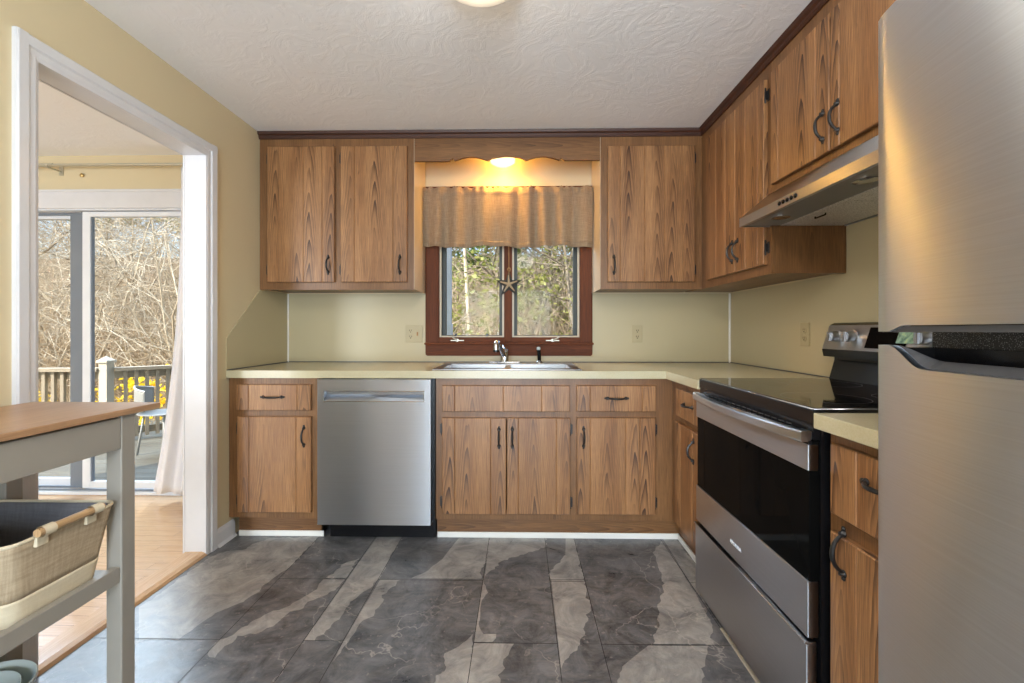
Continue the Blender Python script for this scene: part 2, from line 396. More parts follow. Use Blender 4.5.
b = B()
b.box(DX - .14, SX0, YB, EX, -.15, CE); b.box(SX0, SX1, YB, EX, SZ1, CE); b.box(SX0, SX1, YB, EX, -.15, 0.0)
b.box(SX1, WX0, YB, EX, -.15, CE); b.box(WX0, WX1, YB, EX, -.15, WZ0); b.box(WX0, WX1, YB, EX, WZ1, CE); b.box(WX1, XR + .14, YB, EX, -.15, CE)
struct(b.obj('wall_back', M['wall']), 'yellow back wall behind the sink and the glass door', 'wall')
b = B()
b.box(XD, XL, .20, DO0, 0, CE); b.box(XD, XL, DO1, YB, 0, CE); b.box(XD, XL, DO0, DO1, DOZ, CE)
struct(b.obj('wall_left', M['wall']), 'yellow wall on the left with the white cased opening', 'wall')
struct(box('wall_right', M['wall'], (XR, XR + .14, RY, YB, 0, CE)), 'pale yellow wall behind the range and refrigerator', 'wall')
b = B(); b.box(DX - .14, XR + .14, RY - .14, RY, 0, .16); b.box(DX - .14, -4.56, RY - .14, RY, .16, 2.10); b.box(-3.34, -1.20, RY - .14, RY, .16, 2.10); b.box(.66, XR + .14, RY - .14, RY, .16, 2.10); b.box(DX - .14, XR + .14, RY - .14, RY, 2.10, CE)
struct(b.obj('wall_rear', M['wall']), 'yellow wall behind the viewpoint with two openings added for fill light', 'wall')
b = B(); b.box(DX - .14, DX, RY, YB, 0, CE)
struct(b.obj('wall_dining', M['wall']), 'yellow far side wall of the dining room', 'wall')
struct(box('ceiling', M['ceiling'], (DX - .14, XR + .14, RY - .14, EX, CE, CE + .14)), 'white textured plaster ceiling', 'ceiling')

struct(box('roof_shade_slab', M['strip_white'], (DX - .5, XR + 3, RY - .5, EX + .28, CE + .16, 2.95)), 'unseen roof slab over the rooms, added to shade the deck', 'roof')  # unseen; height chosen so its shadow falls across the deck

# kitchen floor: mixed-width slate tiles, pale and dark stone printed on them
def fl(px, py):              # where a line of sight meets the floor (used for the drawing of the stone)
    th = math.atan(8 / 446); a, c_ = (px - 512) / 446, -(py - 330) / 446
    t = -EYE / c_
    return ((a * math.cos(th) - math.sin(th)) * t, (a * math.sin(th) + math.cos(th)) * t)
OA, OB, OC, OD = (130, 530), (290, 530), (450, 530), (600, 530)
def pts(*segs):
    out = []
    for (ox, oy), lst in segs:
        out += [fl(ox + x / 4.4625, oy + y / 4.4625) for x, y in lst]
    return out
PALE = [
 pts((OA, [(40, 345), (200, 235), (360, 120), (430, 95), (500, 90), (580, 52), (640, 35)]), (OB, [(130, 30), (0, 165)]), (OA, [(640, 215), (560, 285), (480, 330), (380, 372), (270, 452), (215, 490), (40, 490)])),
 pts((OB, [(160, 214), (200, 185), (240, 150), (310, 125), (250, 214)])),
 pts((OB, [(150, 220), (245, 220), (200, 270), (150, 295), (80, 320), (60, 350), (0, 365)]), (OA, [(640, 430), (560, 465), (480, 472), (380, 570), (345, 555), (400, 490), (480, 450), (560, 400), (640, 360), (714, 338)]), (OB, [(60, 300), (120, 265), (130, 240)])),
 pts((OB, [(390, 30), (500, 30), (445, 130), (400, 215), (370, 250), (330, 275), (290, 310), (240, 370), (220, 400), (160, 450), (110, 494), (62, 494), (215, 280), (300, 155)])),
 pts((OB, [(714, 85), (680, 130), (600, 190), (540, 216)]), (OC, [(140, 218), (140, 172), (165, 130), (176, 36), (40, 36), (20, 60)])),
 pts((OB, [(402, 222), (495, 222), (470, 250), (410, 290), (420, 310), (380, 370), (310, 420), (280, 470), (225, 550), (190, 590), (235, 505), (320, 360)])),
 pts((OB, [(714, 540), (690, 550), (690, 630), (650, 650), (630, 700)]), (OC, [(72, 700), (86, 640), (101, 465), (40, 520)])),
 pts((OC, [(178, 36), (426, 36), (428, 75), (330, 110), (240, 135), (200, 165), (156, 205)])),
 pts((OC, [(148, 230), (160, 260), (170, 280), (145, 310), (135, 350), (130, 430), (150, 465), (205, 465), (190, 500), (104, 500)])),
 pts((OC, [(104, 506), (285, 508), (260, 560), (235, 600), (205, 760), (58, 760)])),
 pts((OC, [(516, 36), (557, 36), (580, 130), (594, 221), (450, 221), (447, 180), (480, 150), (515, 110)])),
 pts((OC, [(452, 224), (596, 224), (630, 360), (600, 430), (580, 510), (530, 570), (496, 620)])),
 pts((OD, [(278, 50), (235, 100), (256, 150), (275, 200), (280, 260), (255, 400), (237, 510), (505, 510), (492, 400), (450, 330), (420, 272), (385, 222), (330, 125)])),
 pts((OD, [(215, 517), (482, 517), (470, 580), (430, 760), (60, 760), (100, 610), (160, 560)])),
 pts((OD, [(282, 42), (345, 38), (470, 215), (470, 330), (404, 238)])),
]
def ragged(poly, amp=0.017, rnd=random.Random(5)):
    out = []
    for i, p in enumerate(poly):
        q = poly[(i + 1) % len(poly)]; L = math.hypot(q[0] - p[0], q[1] - p[1]); n = max(1, int(L / 0.016))
        straight = abs(p[1] - q[1]) < 0.006 or i == len(poly) - 1
        for k_ in range(n):
            t = k_ / n; x, y = p[0] + (q[0] - p[0]) * t, p[1] + (q[1] - p[1]) * t
            if k_ and not straight:
                cx, cy = poly[0][0] - poly[-1][0], poly[0][1] - poly[-1][1]; cl_ = max(math.hypot(cx, cy), 1e-6)
                fade = min(1, abs((x - poly[-1][0]) * cy - (y - poly[-1][1]) * cx) / cl_ / .035)
                v = fade * (mnoise.noise(Vector((x * 34, y * 34, 1.7))) * amp + mnoise.noise(Vector((x * 90, y * 90, 4.1))) * amp * .45)
                nx, ny = -(q[1] - p[1]) / max(L, 1e-6), (q[0] - p[0]) / max(L, 1e-6); x += nx * v; y += ny * v
            out.append((x, y))
    return out
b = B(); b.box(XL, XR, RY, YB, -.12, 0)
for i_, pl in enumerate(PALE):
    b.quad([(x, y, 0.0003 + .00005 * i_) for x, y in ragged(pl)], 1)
# behind the viewpoint the stone goes on in the same manner
r2 = random.Random(3)
COLX = [-1.34, -1.045, -.755, -.605, -.30, -.146, .165, .31, .66]
ROWY = [2.024, 1.615, 1.205, .795, .385, -.025, -.435, -.845, -1.255, -1.665, -2.075]
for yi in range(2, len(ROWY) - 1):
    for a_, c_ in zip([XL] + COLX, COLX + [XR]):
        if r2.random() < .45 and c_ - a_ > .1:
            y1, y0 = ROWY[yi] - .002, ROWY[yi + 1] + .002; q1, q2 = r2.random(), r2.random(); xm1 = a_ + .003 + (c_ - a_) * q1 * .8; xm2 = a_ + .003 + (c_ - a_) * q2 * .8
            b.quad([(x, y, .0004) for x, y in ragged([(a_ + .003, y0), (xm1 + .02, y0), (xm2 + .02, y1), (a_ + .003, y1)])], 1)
def seam(x0, y0, x1, y1, wd=.0022):
    if abs(x1 - x0) > abs(y1 - y0): b.quad([(x0, y0 - wd / 2, .0013), (x1, y1 - wd / 2, .0013), (x1, y1 + wd / 2, .0013), (x0, y0 + wd / 2, .0013)], 2)
    else: b.quad([(x0 - wd / 2, y0, .0013), (x0 + wd / 2, y0, .0013), (x1 + wd / 2, y1, .0013), (x1 - wd / 2, y1, .0013)], 2)
def col_at(pxa, pxb):         # a joint seen from pixel a to pixel b, carried on straight to the rear wall
    p, q = fl(*pxa), fl(*pxb); x = (p[0] + q[0]) / 2
    return x
J = [col_at((290, 568.1), (177, 683)), col_at((372.9, 541.2), (303.4, 640.9)), col_at((402, 537.8), (319.1, 683)), col_at((489.9, 539), (472.4, 643.2)), col_at((548.6, 563.6), (560.7, 682.4)), col_at((575.5, 539), (609, 682.4)), col_at((661.6, 540), (689.6, 583.8))]
for x in J: seam(x, RY, x, 2.43)
y1 = fl(300, 579)[1]; y2 = fl(400, 642)[1]
seam(J[0], y1, J[1], y1); seam(J[2], y1, J[3], y1); seam(J[4], y1, J[5], y1); seam(J[6], y1, XR, y1)
seam(XL, y2, J[0], y2); seam(J[1], y2, J[2], y2); seam(J[3], y2, J[4], y2); seam(J[5], y2, XR, y2)
for i, yy in enumerate([1.2, .8, .4, 0, -.4, -.8, -1.2, -1.6, -2.0]):
    xs = [XL] + J + [XR]
    for j_ in range(len(xs) - 1):
        if (j_ + i) % 2 == 0: seam(xs[j_], yy, xs[j_ + 1], yy)
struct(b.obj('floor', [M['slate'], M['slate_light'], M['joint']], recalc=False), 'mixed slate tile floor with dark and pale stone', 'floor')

# dining floor: oak strips running left to right
b = B(); y = RY; r3 = random.Random(8)
while y < YB - .001:
    ye = min(y + .057, YB); xs = [DX]; x = DX + r3.uniform(.2, .9)
    while x < XD: xs.append(x); x += r3.uniform(.5, 1.1)
    xs.append(XD)
    for a_, c_ in zip(xs, xs[1:]):
        su, sv = r3.uniform(-.03, .03), r3.uniform(0, 50)
        f = b.quad([(a_ + .0006, y + .0006, .0), (c_ - .0006, y + .0006, .0), (c_ - .0006, ye - .0006, .0), (a_ + .0006, ye - .0006, .0)])
        for l in f.loops: l[b.uvl].uv = (l.vert.co.y - (y + ye) / 2 + su, l.vert.co.x + sv)
        b.done.add(f)
    y = ye
b.box(DX, XD, RY, YB, -.12, -.0015, mi=1)
struct(b.obj('floor_dining', [M['oak_floor'], M['mahogany']], recalc=False), 'honey oak strip floor of the dining room', 'floor')
b = B(); b.prism([(XD - .02, 0), (XL + .02, 0), (XL + .012, .010), (XL - .006, .016), (XD + .006, .016), (XD - .012, .010)], 'y', DO0, DO1) if False else None
b.prism([(XD - .015, .0005), (XL + .012, .0005), (XL + .004, .012), (XL - .016, .018), (XD + .004, .016)], 'y', DO0 + .001, DO1 - .001)
b.box(XD, XL, RY, .20, -.02, .0008)
struct(b.obj('trim_threshold', M['oak_floor'], grain='y'), 'oak threshold in the cased opening', 'threshold')

# cased opening
root = sroot('door_1', (XL, (DO0 + DO1) / 2, 0), 'white cased opening to the dining room', 'doorway')
b = B(); JT = .02
b.box(XD - .002, XL + .002, DO0 - .0, DO0 + .004, .0, DOZ); b.box(XD - .002, XL + .002, DO1 - .004, DO1, .0, DOZ); b.box(XD - .002, XL + .002, DO0, DO1, DOZ - .004, DOZ)
b.obj('jamb', M['white_gloss'], root)
def casing_profile(b, y_in, y_out, xface, sgn, z0, z1):
    d = 1 if y_out > y_in else -1; wd = abs(y_out - y_in)
    pr = [(xface, y_in), (xface + sgn * .008, y_in), (xface + sgn * .012, y_in + d * .012), (xface + sgn * .011, y_in + d * .03), (xface + sgn * .017, y_in + d * .036), (xface + sgn * .018, y_in + d * (wd - .006)), (xface + sgn * .014, y_out), (xface, y_out)]
    b.prism(pr, 'z', z0, z1)
b = B(); CW = .070
for xf, sg in ((XL, 1), (XD, -1)):
    casing_profile(b, DO0 + .006, DO0 - CW + .006, xf, sg, 0, DOZ + CW - .006); casing_profile(b, DO1 - .006, DO1 + CW, xf, sg, 0, DOZ + CW - .006)
    zi, zo = DOZ - .006, DOZ + CW - .006
    pr = [(xf, zi), (xf + sg * .008, zi), (xf + sg * .012, zi + .012), (xf + sg * .011, zi + .03), (xf + sg * .0165, zi + .036), (xf + sg * .0175, zo - .006), (xf + sg * .0135, zo), (xf, zo)]
    b.prism(pr, 'y', DO0 - CW + .008, DO1 + CW - .002)
b.obj('casing', M['white_gloss'], root)

# baseboards and white strips
b = B(); b.prism([(XL, 0), (XL + .014, 0), (XL + .013, .07), (XL + .006, .088), (XL, .09)], 'y', DO1 + CW + .001, 2.43)
b.prism([(XL + .014, 0), (XL + .026, 0), (XL + .014, .014)], 'y', DO1 + CW + .001, 2.43)
struct(b.obj('baseboard_left', M['white_gloss'], grain='y'), 'short white baseboard beside the left base cabinet', 'baseboard')
b = B(); b.prism([(XL, 0), (XL + .014, 0), (XL + .013, .07), (XL + .006, .088), (XL, .09)], 'y', .20, DO0 - CW)
struct(b.obj('baseboard_nook', M['white_gloss'], grain='y'), 'white baseboard behind the cart', 'baseboard')
b = B(); b.box(-1.545, -1.075, 2.422, 2.43, 0, .03, .002); b.box(-.45, .862, 2.422, 2.43, 0, .03, .002)
struct(b.obj('baseboard_back', M['strip_white'], grain='x'), 'white strip along the toe space of the back cabinets', 'baseboard')
struct(box('baseboard_right', M['strip_white'], (.850, .858, 1.95, 2.422, 0, .03), bev=.002, grain='y'), 'white strip below the cabinet left of the range', 'baseboard')
struct(B().prism([(.755, .0005), (.772, .0005), (.772, .006), (.758, .004)], 'y', 1.185, 1.70).obj('trim_floor_edge', M['joint_beige'], grain='y'), 'thin beige floor edging in front of the range', 'trim')

# laminate splash panels, corner beads
CT = .9125
b = B(); b.box(XL + .001, WX0 - .085, YB - .004, YB - .0005, CT, 1.374); b.box(WX1 + .078, XR - .001, YB - .004, YB - .0005, CT, 1.374); b.box(WX0 - .085, WX1 + .078, YB - .004, YB - .0005, CT, .958)
struct(b.obj('trim_splash_back', M['splash']), 'pale beige splash panel on the back wall', 'splashback')
b = B(); b.prism([(2.372, CT), (YB - .004, CT), (YB - .004, 1.374), (2.68, 1.374), (2.372, 1.085)], 'x', XL + .0005, XL + .004)
struct(b.obj('trim_splash_left', M['splash']), 'pale beige splash panel with a sloping top edge', 'splashback')
b = B(); b.box(XR - .004, XR - .0005, 0.9, YB - .004, CT, 1.374); b.box(XR - .004, XR - .0005, 1.19, 1.94, 1.374, 1.58)
struct(b.obj('trim_splash_right', M['splash']), 'pale beige splash panel behind the range', 'splashback')
struct(box('trim_corner_right', M['strip_white'], (XR - .016, XR - .004, YB - .016, YB - .004, CT, 1.374), bev=.003), 'white corner bead right of the sink', 'trim')
struct(box('trim_corner_left', M['strip_white'], (XL + .004, XL + .012, YB - .012, YB - .004, CT, 1.374), bev=.002), 'white corner bead left of the sink', 'trim')
b = B(); b.box(XL + .004, XR - .004, YB - .010, YB - .004, CT, CT + .005); b.box(XR - .010, XR - .004, 1.95, YB - .01, CT, CT + .005); b.box(XL + .004, XL + .010, 2.372, YB - .01, CT, CT + .005)
struct(b.obj('trim_caulk', M['grey_plastic']), 'dark caulk line along the back of the worktop', 'trim')

# ------------------------------------------------------------------ cabinet parts
def slab(name, run, u0, u1, z0, z1, front, thick, grooves, parent):
    """door or drawer front: one slab of grooved boards; run 'B' faces the room on the back wall, 'R' on the right wall"""
    b = B(); g = .0028; dp = .003
    def P(u, d, z): return (u, front + d, z) if run == 'B' else (front + d, u, z)
    us = [u0 + (u1 - u0) * t for t in grooves]; edges = [u0] + us + [u1]
    for i, (a, c_) in enumerate(zip(edges, edges[1:])):
        l = a + (g if i else .003); r = c_ - (g if i < len(edges) - 2 else .003)
        zt, zb = z1 - .003, z0 + .003; ctr = (l + r) / 2 + rng.uniform(-.25, .25) * (r - l); sv = rng.uniform(0, 60)
        def q(ps, ctr=ctr, sv=sv):
            f = b.quad([P(*p) for p in ps])
            for lo, p in zip(f.loops, ps): lo[b.uvl].uv = (p[0] - ctr, p[2] + sv)
            b.done.add(f)
        q([(l, 0, zb), (r, 0, zb), (r, 0, zt), (l, 0, zt)])
        dl = dp if i else .003; dr = dp if i < len(edges) - 2 else .003
        q([(a, dl, z0), (l, 0, zb), (l, 0, zt), (a, dl, z1)]); q([(r, 0, zb), (c_, dr, z0), (c_, dr, z1), (r, 0, zt)])
        q([(l, 0, zt), (r, 0, zt), (c_, .003, z1), (a, .003, z1)]); q([(a, .003, z0), (c_, .003, z0), (r, 0, zb), (l, 0, zb)])
    for ps in ([(u0, .003, z0), (u0, .003, z1), (u0, thick, z1), (u0, thick, z0)], [(u1, .003, z0), (u1, thick, z0), (u1, thick, z1), (u1, .003, z1)],
               [(u0, .003, z1), (u1, .003, z1), (u1, thick, z1), (u0, thick, z1)], [(u0, .003, z0), (u0, thick, z0), (u1, thick, z0), (u1, .003, z0)],
               [(u0, thick, z0), (u0, thick, z1), (u1, thick, z1), (u1, thick, z0)]):
        b.quad([P(*p) for p in ps])
    bmesh.ops.remove_doubles(b.bm, verts=b.bm.verts, dist=1e-5)
    return b.obj(name, M['wood'], parent)

def pull(run, u, z, front, vertical, parent, L=.098, out=.028):
    b = B()
    n = 16; pp = []; rr = []
    for i in range(n + 1):
        t = i / n; a = (t - .5) * L * .9; d = out * (1 - abs(2 * t - 1) ** 2.6)
        rr.append(.0042 + .0018 * (1 - abs(2 * t - 1)) + (.002 if i in (0, n) else 0))
        uu, zz = (u, z + a) if vertical else (u + a, z)
        pp.append((uu, front - d, zz) if run == 'B' else (front - d, uu, zz))
    b.tube(pp, rr, 8)
    for sgn in (-1, 1):
        uu, zz = (u, z + sgn * L * .45) if vertical else (u + sgn * L * .45, z)
        c_ = (uu, front, zz) if run == 'B' else (front, uu, zz)
        b.lathe([(.0095, 0), (.0095, .002), (.006, .005), (.004, .012)], c_, 'y' if run == 'B' else 'x', 12, sgn=-1)
        e = L * .5 + .006; uu2, zz2 = (u, z + sgn * e) if vertical else (u + sgn * e, z)
        c2 = (uu2, front, zz2) if run == 'B' else (front, uu2, zz2)
        b.lathe([(.006, 0), (.006, .002), (.003, .005)], c2, 'y' if run == 'B' else 'x', 10, sgn=-1)
    return b.obj('handle', M['black_iron'], parent)

def hinge(run, u, z, face, parent, s=1):
    b = B()
    def bx(u0, u1, d0, d1, z0, z1):
        if run == 'B': b.box(u0, u1, face + d0, face + d1, z0, z1, .001)
        else: b.box(face + d0, face + d1, u0, u1, z0, z1, .001)
    bx(u, u + s * .014, -.003, .0, z - .026, z + .026); bx(u - s * .002, u + s * .006, -.016, 0, z - .018, z + .018)
    c_ = (u + s * .002, face - .012, z - .03) if run == 'B' else (face - .012, u + s * .002, z - .03)
    b.lathe([(.002, -.004), (.004, 0), (.004, .06), (.002, .064)], c_, 'z', 10)
    return b.obj('hinge', M['black_iron'], parent)

def face_frame(run, u0, u1, z0, z1, face, holes, parent, thick=.019):
    """frame with openings, built as strips: holes = list of (u0,u1,z0,z1)"""
    us = sorted(set([u0, u1] + [h[0] for h in holes] + [h[1] for h in holes])); zs = sorted(set([z0, z1] + [h[2] for h in holes] + [h[3] for h in holes]))
    b = B()
    solid = lambda u, z: not any(h[0] < u < h[1] and h[2] < z < h[3] for h in holes)
    for a, c_ in zip(us, us[1:]):
        st = None
        zz = list(zip(zs, zs[1:])); runs = []
        for p, q in zz:
            if solid((a + c_) / 2, (p + q) / 2):
                if runs and abs(runs[-1][1] - p) < 1e-6: runs[-1][1] = q
                else: runs.append([p, q])
        for p, q in runs:
            if run == 'B': b.box(a, c_, face, face + thick, p, q)
            else: b.box(face, face + thick, a, c_, p, q)
    return b.obj('face_frame', M['frame'], parent)

def carcass(run, u0, u1, d0, d1, z0, z1, parent, mat='frame', t=.016):
    b = B()
    def bx(a, c_, p, q, r_, s_):
        if run == 'B': b.box(a, c_, p, q, r_, s_)
        else: b.box(p, q, a, c_, r_, s_)
    bx(u0, u0 + t, d0, d1, z0, z1); bx(u1 - t, u1, d0, d1, z0, z1); bx(u0 + t, u1 - t, d0, d1, z0, z0 + t); bx(u0 + t, u1 - t, d0, d1, z1 - t, z1); bx(u0 + t, u1 - t, d1 - .006, d1, z0 + t, z1 - t)
    return b.obj('carcass', M[mat], parent)

TH = .02
# ---- upper cabinets on the back wall
UF, UB0, UB1 = 2.68, 1.374, 2.30
def upper_back(u0, u1, doors, label, side, group):
    r = thing('wall_cabinet', ((u0 + u1) / 2, (UF + YB) / 2, UB0), label, 'cabinet', group)
    carcass('B', u0, u1, UF + .019, YB - .005, UB0 + .008, UB1, r)
    # almond end panel next to the window
    face_frame('B', u0, u1, UB0, UB1, UF, [(d[0] + .012, d[1] - .012, d[2] + .012, d[3] - .012) for d in doors], r)
    if side: box('end_panel', M['almond'], (side - .0015, side + .0015, UF + .002, YB - .005, UB0 + .002, UB1), r)
    for d in doors:
        dr = slab('door', 'B', d[0], d[1], d[2], d[3], UF - TH, TH - .0005, d[4], r)
        pull('B', d[5], d[6], UF - TH, True, dr)
        for hz in (d[2] + .075, d[3] - .07): hinge('B', d[7], hz, UF, dr, -1 if d[7] < (d[0] + d[1]) / 2 else 1)
    return r
upper_back(XL + .003, -.640, [(-1.524, -1.116, 1.418, 2.235, (.17, .54, .82), -1.153, 1.522, -1.524), (-1.078, -.677, 1.418, 2.235, (.21, .79), -.72, 1.522, -1.078)],
           'two-door oak wall cabinet left of the sink window', -.640, None)
upper_back(.482, 1.084, [(.523, 1.036, 1.416, 2.225, (.14, .42, .65, .865), .558, 1.518, 1.036)], 'single-door oak wall cabinet right of the sink window', .482, None)

# ---- upper cabinets on the right wall
RF = 1.085
r = thing('wall_cabinet', ((RF + XR) / 2, 2.45, UB0), 'tall two-door oak wall cabinet in the corner left of the hood', 'cabinet')
carcass('R', 1.9655, 3.0, RF + .019, XR - .005, UB0 + .008, UB1, r)
face_frame('R', 1.945, 2.679, UB0, UB1, RF, [(1.985, 2.56, 1.43, 2.21)], r)
b = B(); b.box(RF + .0195, XR - .005, 1.945, 1.965, UB0 + .001, UB1); b.obj('end_panel', M['frame'], r)
d = slab('door', 'R', 2.232, 2.575, 1.416, 2.225, RF - TH, TH - .0005, (.3, .62), r); pull('R', 2.258, 1.52, RF - TH, True, d)
d = slab('door', 'R', 1.972, 2.228, 1.416, 2.225, RF - TH, TH - .0005, (.2, .62), r); pull('R', 2.203, 1.52, RF - TH, True, d)
for hz in (1.49, 2.155): hinge('R', 1.972, hz, RF, d, -1)
r = thing('wall_cabinet', ((RF + XR) / 2, 1.56, 1.722), 'short two-door oak wall cabinet above the range hood', 'cabinet')
carcass('R', 1.18, 1.943, RF + .019, XR - .005, 1.724, UB1, r)
face_frame('R', 1.172, 1.944, 1.722, UB1, RF, [(1.21, 1.53, 1.77, 2.2), (1.58, 1.9, 1.77, 2.2)], r)
d = slab('door', 'R', 1.558, 1.915, 1.748, 2.225, RF - TH, TH - .0005, (.2, .85), r); pull('R', 1.588, 1.845, RF - TH, True, d, L=.10)
d = slab('door', 'R', 1.190, 1.552, 1.748, 2.225, RF - TH, TH - .0005, (.17, .88), r); pull('R', 1.515, 1.845, RF - TH, True, d, L=.10)

# crown along the cabinet tops, one L
b = B()
cp = lambda f: [(f, 2.286), (f - .006, 2.286), (f - .012, 2.296), (f - .013, 2.305), (f - .022, 2.312), (f - .026, 2.3268), (f, 2.3268)]
n = len(cp(0)); A0 = []; A1 = []; A2 = []
for (yy, z) in cp(UF):
    off = yy - UF
    A0.append(b.bm.verts.new((XL + .001, yy, z))); A1.append(b.bm.verts.new((RF + off, yy, z))); A2.append(b.bm.verts.new((RF + off, 1.172, z)))
for P_, Q_ in ((A0, A1), (A1, A2)):
    for i in range(n): b.bm.faces.new([P_[i], P_[(i + 1) % n], Q_[(i + 1) % n], Q_[i]])
b.bm.faces.new(A0); b.bm.faces.new(A2)
struct(b.obj('trim_crown', M['dark_wood'], grain='x'), 'dark stained crown strip above the wall cabinets', 'trim')
b = B(); b.box(XL + .002, RF + .0, UF + .001, UF + .02, UB1 + .0005, 2.3265); b.box(RF + .001, RF + .02, 1.173, UF, UB1 + .0005, 2.3265)
struct(b.obj('trim_crown_backing', M['frame'], grain='x'), 'oak filler behind the crown strip', 'trim')

# scalloped valance board between the two upper cabinets
V0, V1 = -.6385, .4805
def vb(t):                       # lower edge: flat ends, four cusps, arches between
    x = abs(t - .5) * 2          # 0 centre .. 1 end
    cz = 2.162
    if x > .62: return cz - .012 + .0 * x
    if x > .57: return cz - .012 + .030 * math.sin((.62 - x) / .05 * math.pi / 2) * .6
    if x > .20:
        q = (x - .20) / .37; return cz - .012 + .024 * math.sin(q * math.pi)
    if x > .15: return cz - .012 + .018 * (.20 - x) / .05
    return cz + .004 + .010 * math.cos(x / .15 * math.pi / 2)
n = 110; poly = [(V0 + (V1 - V0) * i / n, vb(i / n)) for i in range(n + 1)] + [(V1, 2.2998), (V0, 2.2998)]
tag(B().prism(poly, 'y', UF + .003, UF + .022).obj('valance_board', M['frame'], grain='x'), 'scalloped oak valance board above the sink window', 'valance board')

# ---- base cabinets, back run
BF, BTOP, BB = 2.392, .872, .114
def toe(b, u0, u1): b.box(u0, u1, 2.431, 2.45, .0005, BB)
r = thing('base_cabinet', (-1.33, 2.7, 0), 'narrow oak base cabinet with one drawer left of the dishwasher', 'cabinet')
carcass('B', XL + .004, -1.092, BF + .019, YB - .005, BB, BTOP, r)
face_frame('B', XL + .004, -1.090, BB, BTOP, BF, [(-1.51, -1.135, .71, .825), (-1.51, -1.135, .165, .65)], r)
b = B(); toe(b, -1.548, -1.09); b.obj('toe_kick', M['frame'], r, 'x')
d = slab('drawer', 'B', -1.527, -1.123, .698, .837, BF - TH, TH - .0005, (.165, .82), r); pull('B', -1.33, .770, BF - TH, False, d, L=.11)
d = slab('door', 'B', -1.523, -1.121, .149, .664, BF - TH, TH - .0005, (.165, .80), r); pull('B', -1.160, .560, BF - TH, True, d)
for hz in (.21, .60): hinge('B', -1.523, hz, BF, d, -1)
r = thing('base_cabinet', (.17, 2.7, 0), 'wide oak base cabinet with three doors below the sink', 'cabinet')
carcass('B', -.448, .79, BF + .019, YB - .005, BB, BTOP, r) if False else None
b = B(); b.box(-.448, -.432, BF + .019, YB - .005, BB, BTOP); b.box(.774, .79, BF + .019, YB - .005, BB, BTOP); b.box(-.432, .774, BF + .019, YB - .005, BB, BB + .016); b.box(-.432, .774, YB - .011, YB - .005, BB + .016, BTOP)
b.obj('carcass', M['frame'], r)
face_frame('B', -.452, .812, BB, BTOP, BF, [(-.40, .25, .71, .82), (.315, .705, .71, .82), (-.40, .25, .165, .65), (.315, .705, .165, .65)], r)
b = B(); toe(b, -.452, .862); b.obj('toe_kick', M['frame'], r, 'x')
slab('false_front', 'B', -.416, .265, .695, .834, BF - TH, TH - .0005, (.10, .48, .78), r)
d = slab('drawer', 'B', .301, .719, .697, .835, BF - TH, TH - .0005, (.17, .83), r); pull('B', .512, .768, BF - TH, False, d, L=.108)
d = slab('door', 'B', -.416, -.0745, .147, .661, BF - TH, TH - .0005, (.2, .76), r); pull('B', -.112, .557, BF - TH, True, d)
for hz in (.21, .60): hinge('B', -.416, hz, BF, d, -1)
d = slab('door', 'B', -.0695, .267, .149, .662, BF - TH, TH - .0005, (.18, .78), r); pull('B', -.041, .557, BF - TH, True, d)
for hz in (.21, .60): hinge('B', .267, hz, BF, d, 1)
d = slab('door', 'B', .302, .717, .150, .664, BF - TH, TH - .0005, (.17, .62, .80), r); pull('B', .337, .56, BF - TH, True, d)
for hz in (.21, .60): hinge('B', .717, hz, BF, d, 1)

# ---- base cabinets, right run
GF = .812
r = thing('base_cabinet', (1.1, 2.17, 0), 'oak base cabinet in the corner left of the range', 'cabinet')
carcass('R', 1.955, 2.385, GF + .019, XR - .006, BB, BTOP, r)
face_frame('R', 1.953, 2.391, BB, BTOP, GF, [(2.06, 2.25, .71, .82), (2.06, 2.25, .165, .65)], r)
b = B(); b.box(.8585, .876, 1.955, 2.43, .0005, BB); b.obj('toe_kick', M['frame'], r, 'y')
d = slab('drawer', 'R', 1.99, 2.285, .697, .835, GF - TH, TH - .0005, (.2, .78), r); pull('R', 2.115, .772, GF - TH, False, d, L=.108)
d = slab('door', 'R', 1.99, 2.295, .149, .664, GF - TH, TH - .0005, (.25, .75), r); pull('R', 2.05, .575, GF - TH, True, d)
r = thing('base_cabinet', (1.1, 1.02, 0), 'oak base cabinet squeezed between range and refrigerator', 'cabinet')
carcass('R', .872, 1.178, GF + .019, XR - .006, BB, BTOP, r)
face_frame('R', .870, 1.180, BB, BTOP, GF, [(.91, 1.14, .71, .82), (.91, 1.14, .165, .60)], r)
b = B(); b.box(.8585, .876, .872, 1.178, .0005, BB); b.obj('toe_kick', M['frame'], r, 'y')
d = slab('drawer', 'R', .892, 1.155, .664, .842, GF - TH, TH - .0005, (.24, .66), r); pull('R', .985, .782, GF - TH, False, d, L=.11)
d = slab('door', 'R', .892, 1.155, .149, .618, GF - TH, TH - .0005, (.24, .66), r); pull('R', 1.105, .583, GF - TH, True, d, L=.11)

# ---- worktops
K0, KX = CT - .040, .770
SKX0, SKX1, SKY0, SKY1 = -.44, .295, 2.452, 2.80       # cut-out for the bowl
b = B(); CF = 2.366
def ctop(x0, x1, y0, y1): b.box(x0, x1, y0, y1, K0, CT)
ctop(XL + .004, SKX0, CF, YB - .0045); ctop(SKX1, XR - .0045, CF, YB - .0045); ctop(SKX0, SKX1, CF, SKY0); ctop(SKX0, SKX1, SKY1, YB - .0045); ctop(KX, XR - .0045, 1.948, CF)
tag(b.obj('worktop', M['counter']), 'L-shaped almond laminate worktop around the sink', 'worktop')
tag(box('worktop', M['counter'], (KX, XR - .0045, .872, 1.185, K0, CT), bev=.002), 'short almond worktop between range and refrigerator', 'worktop')

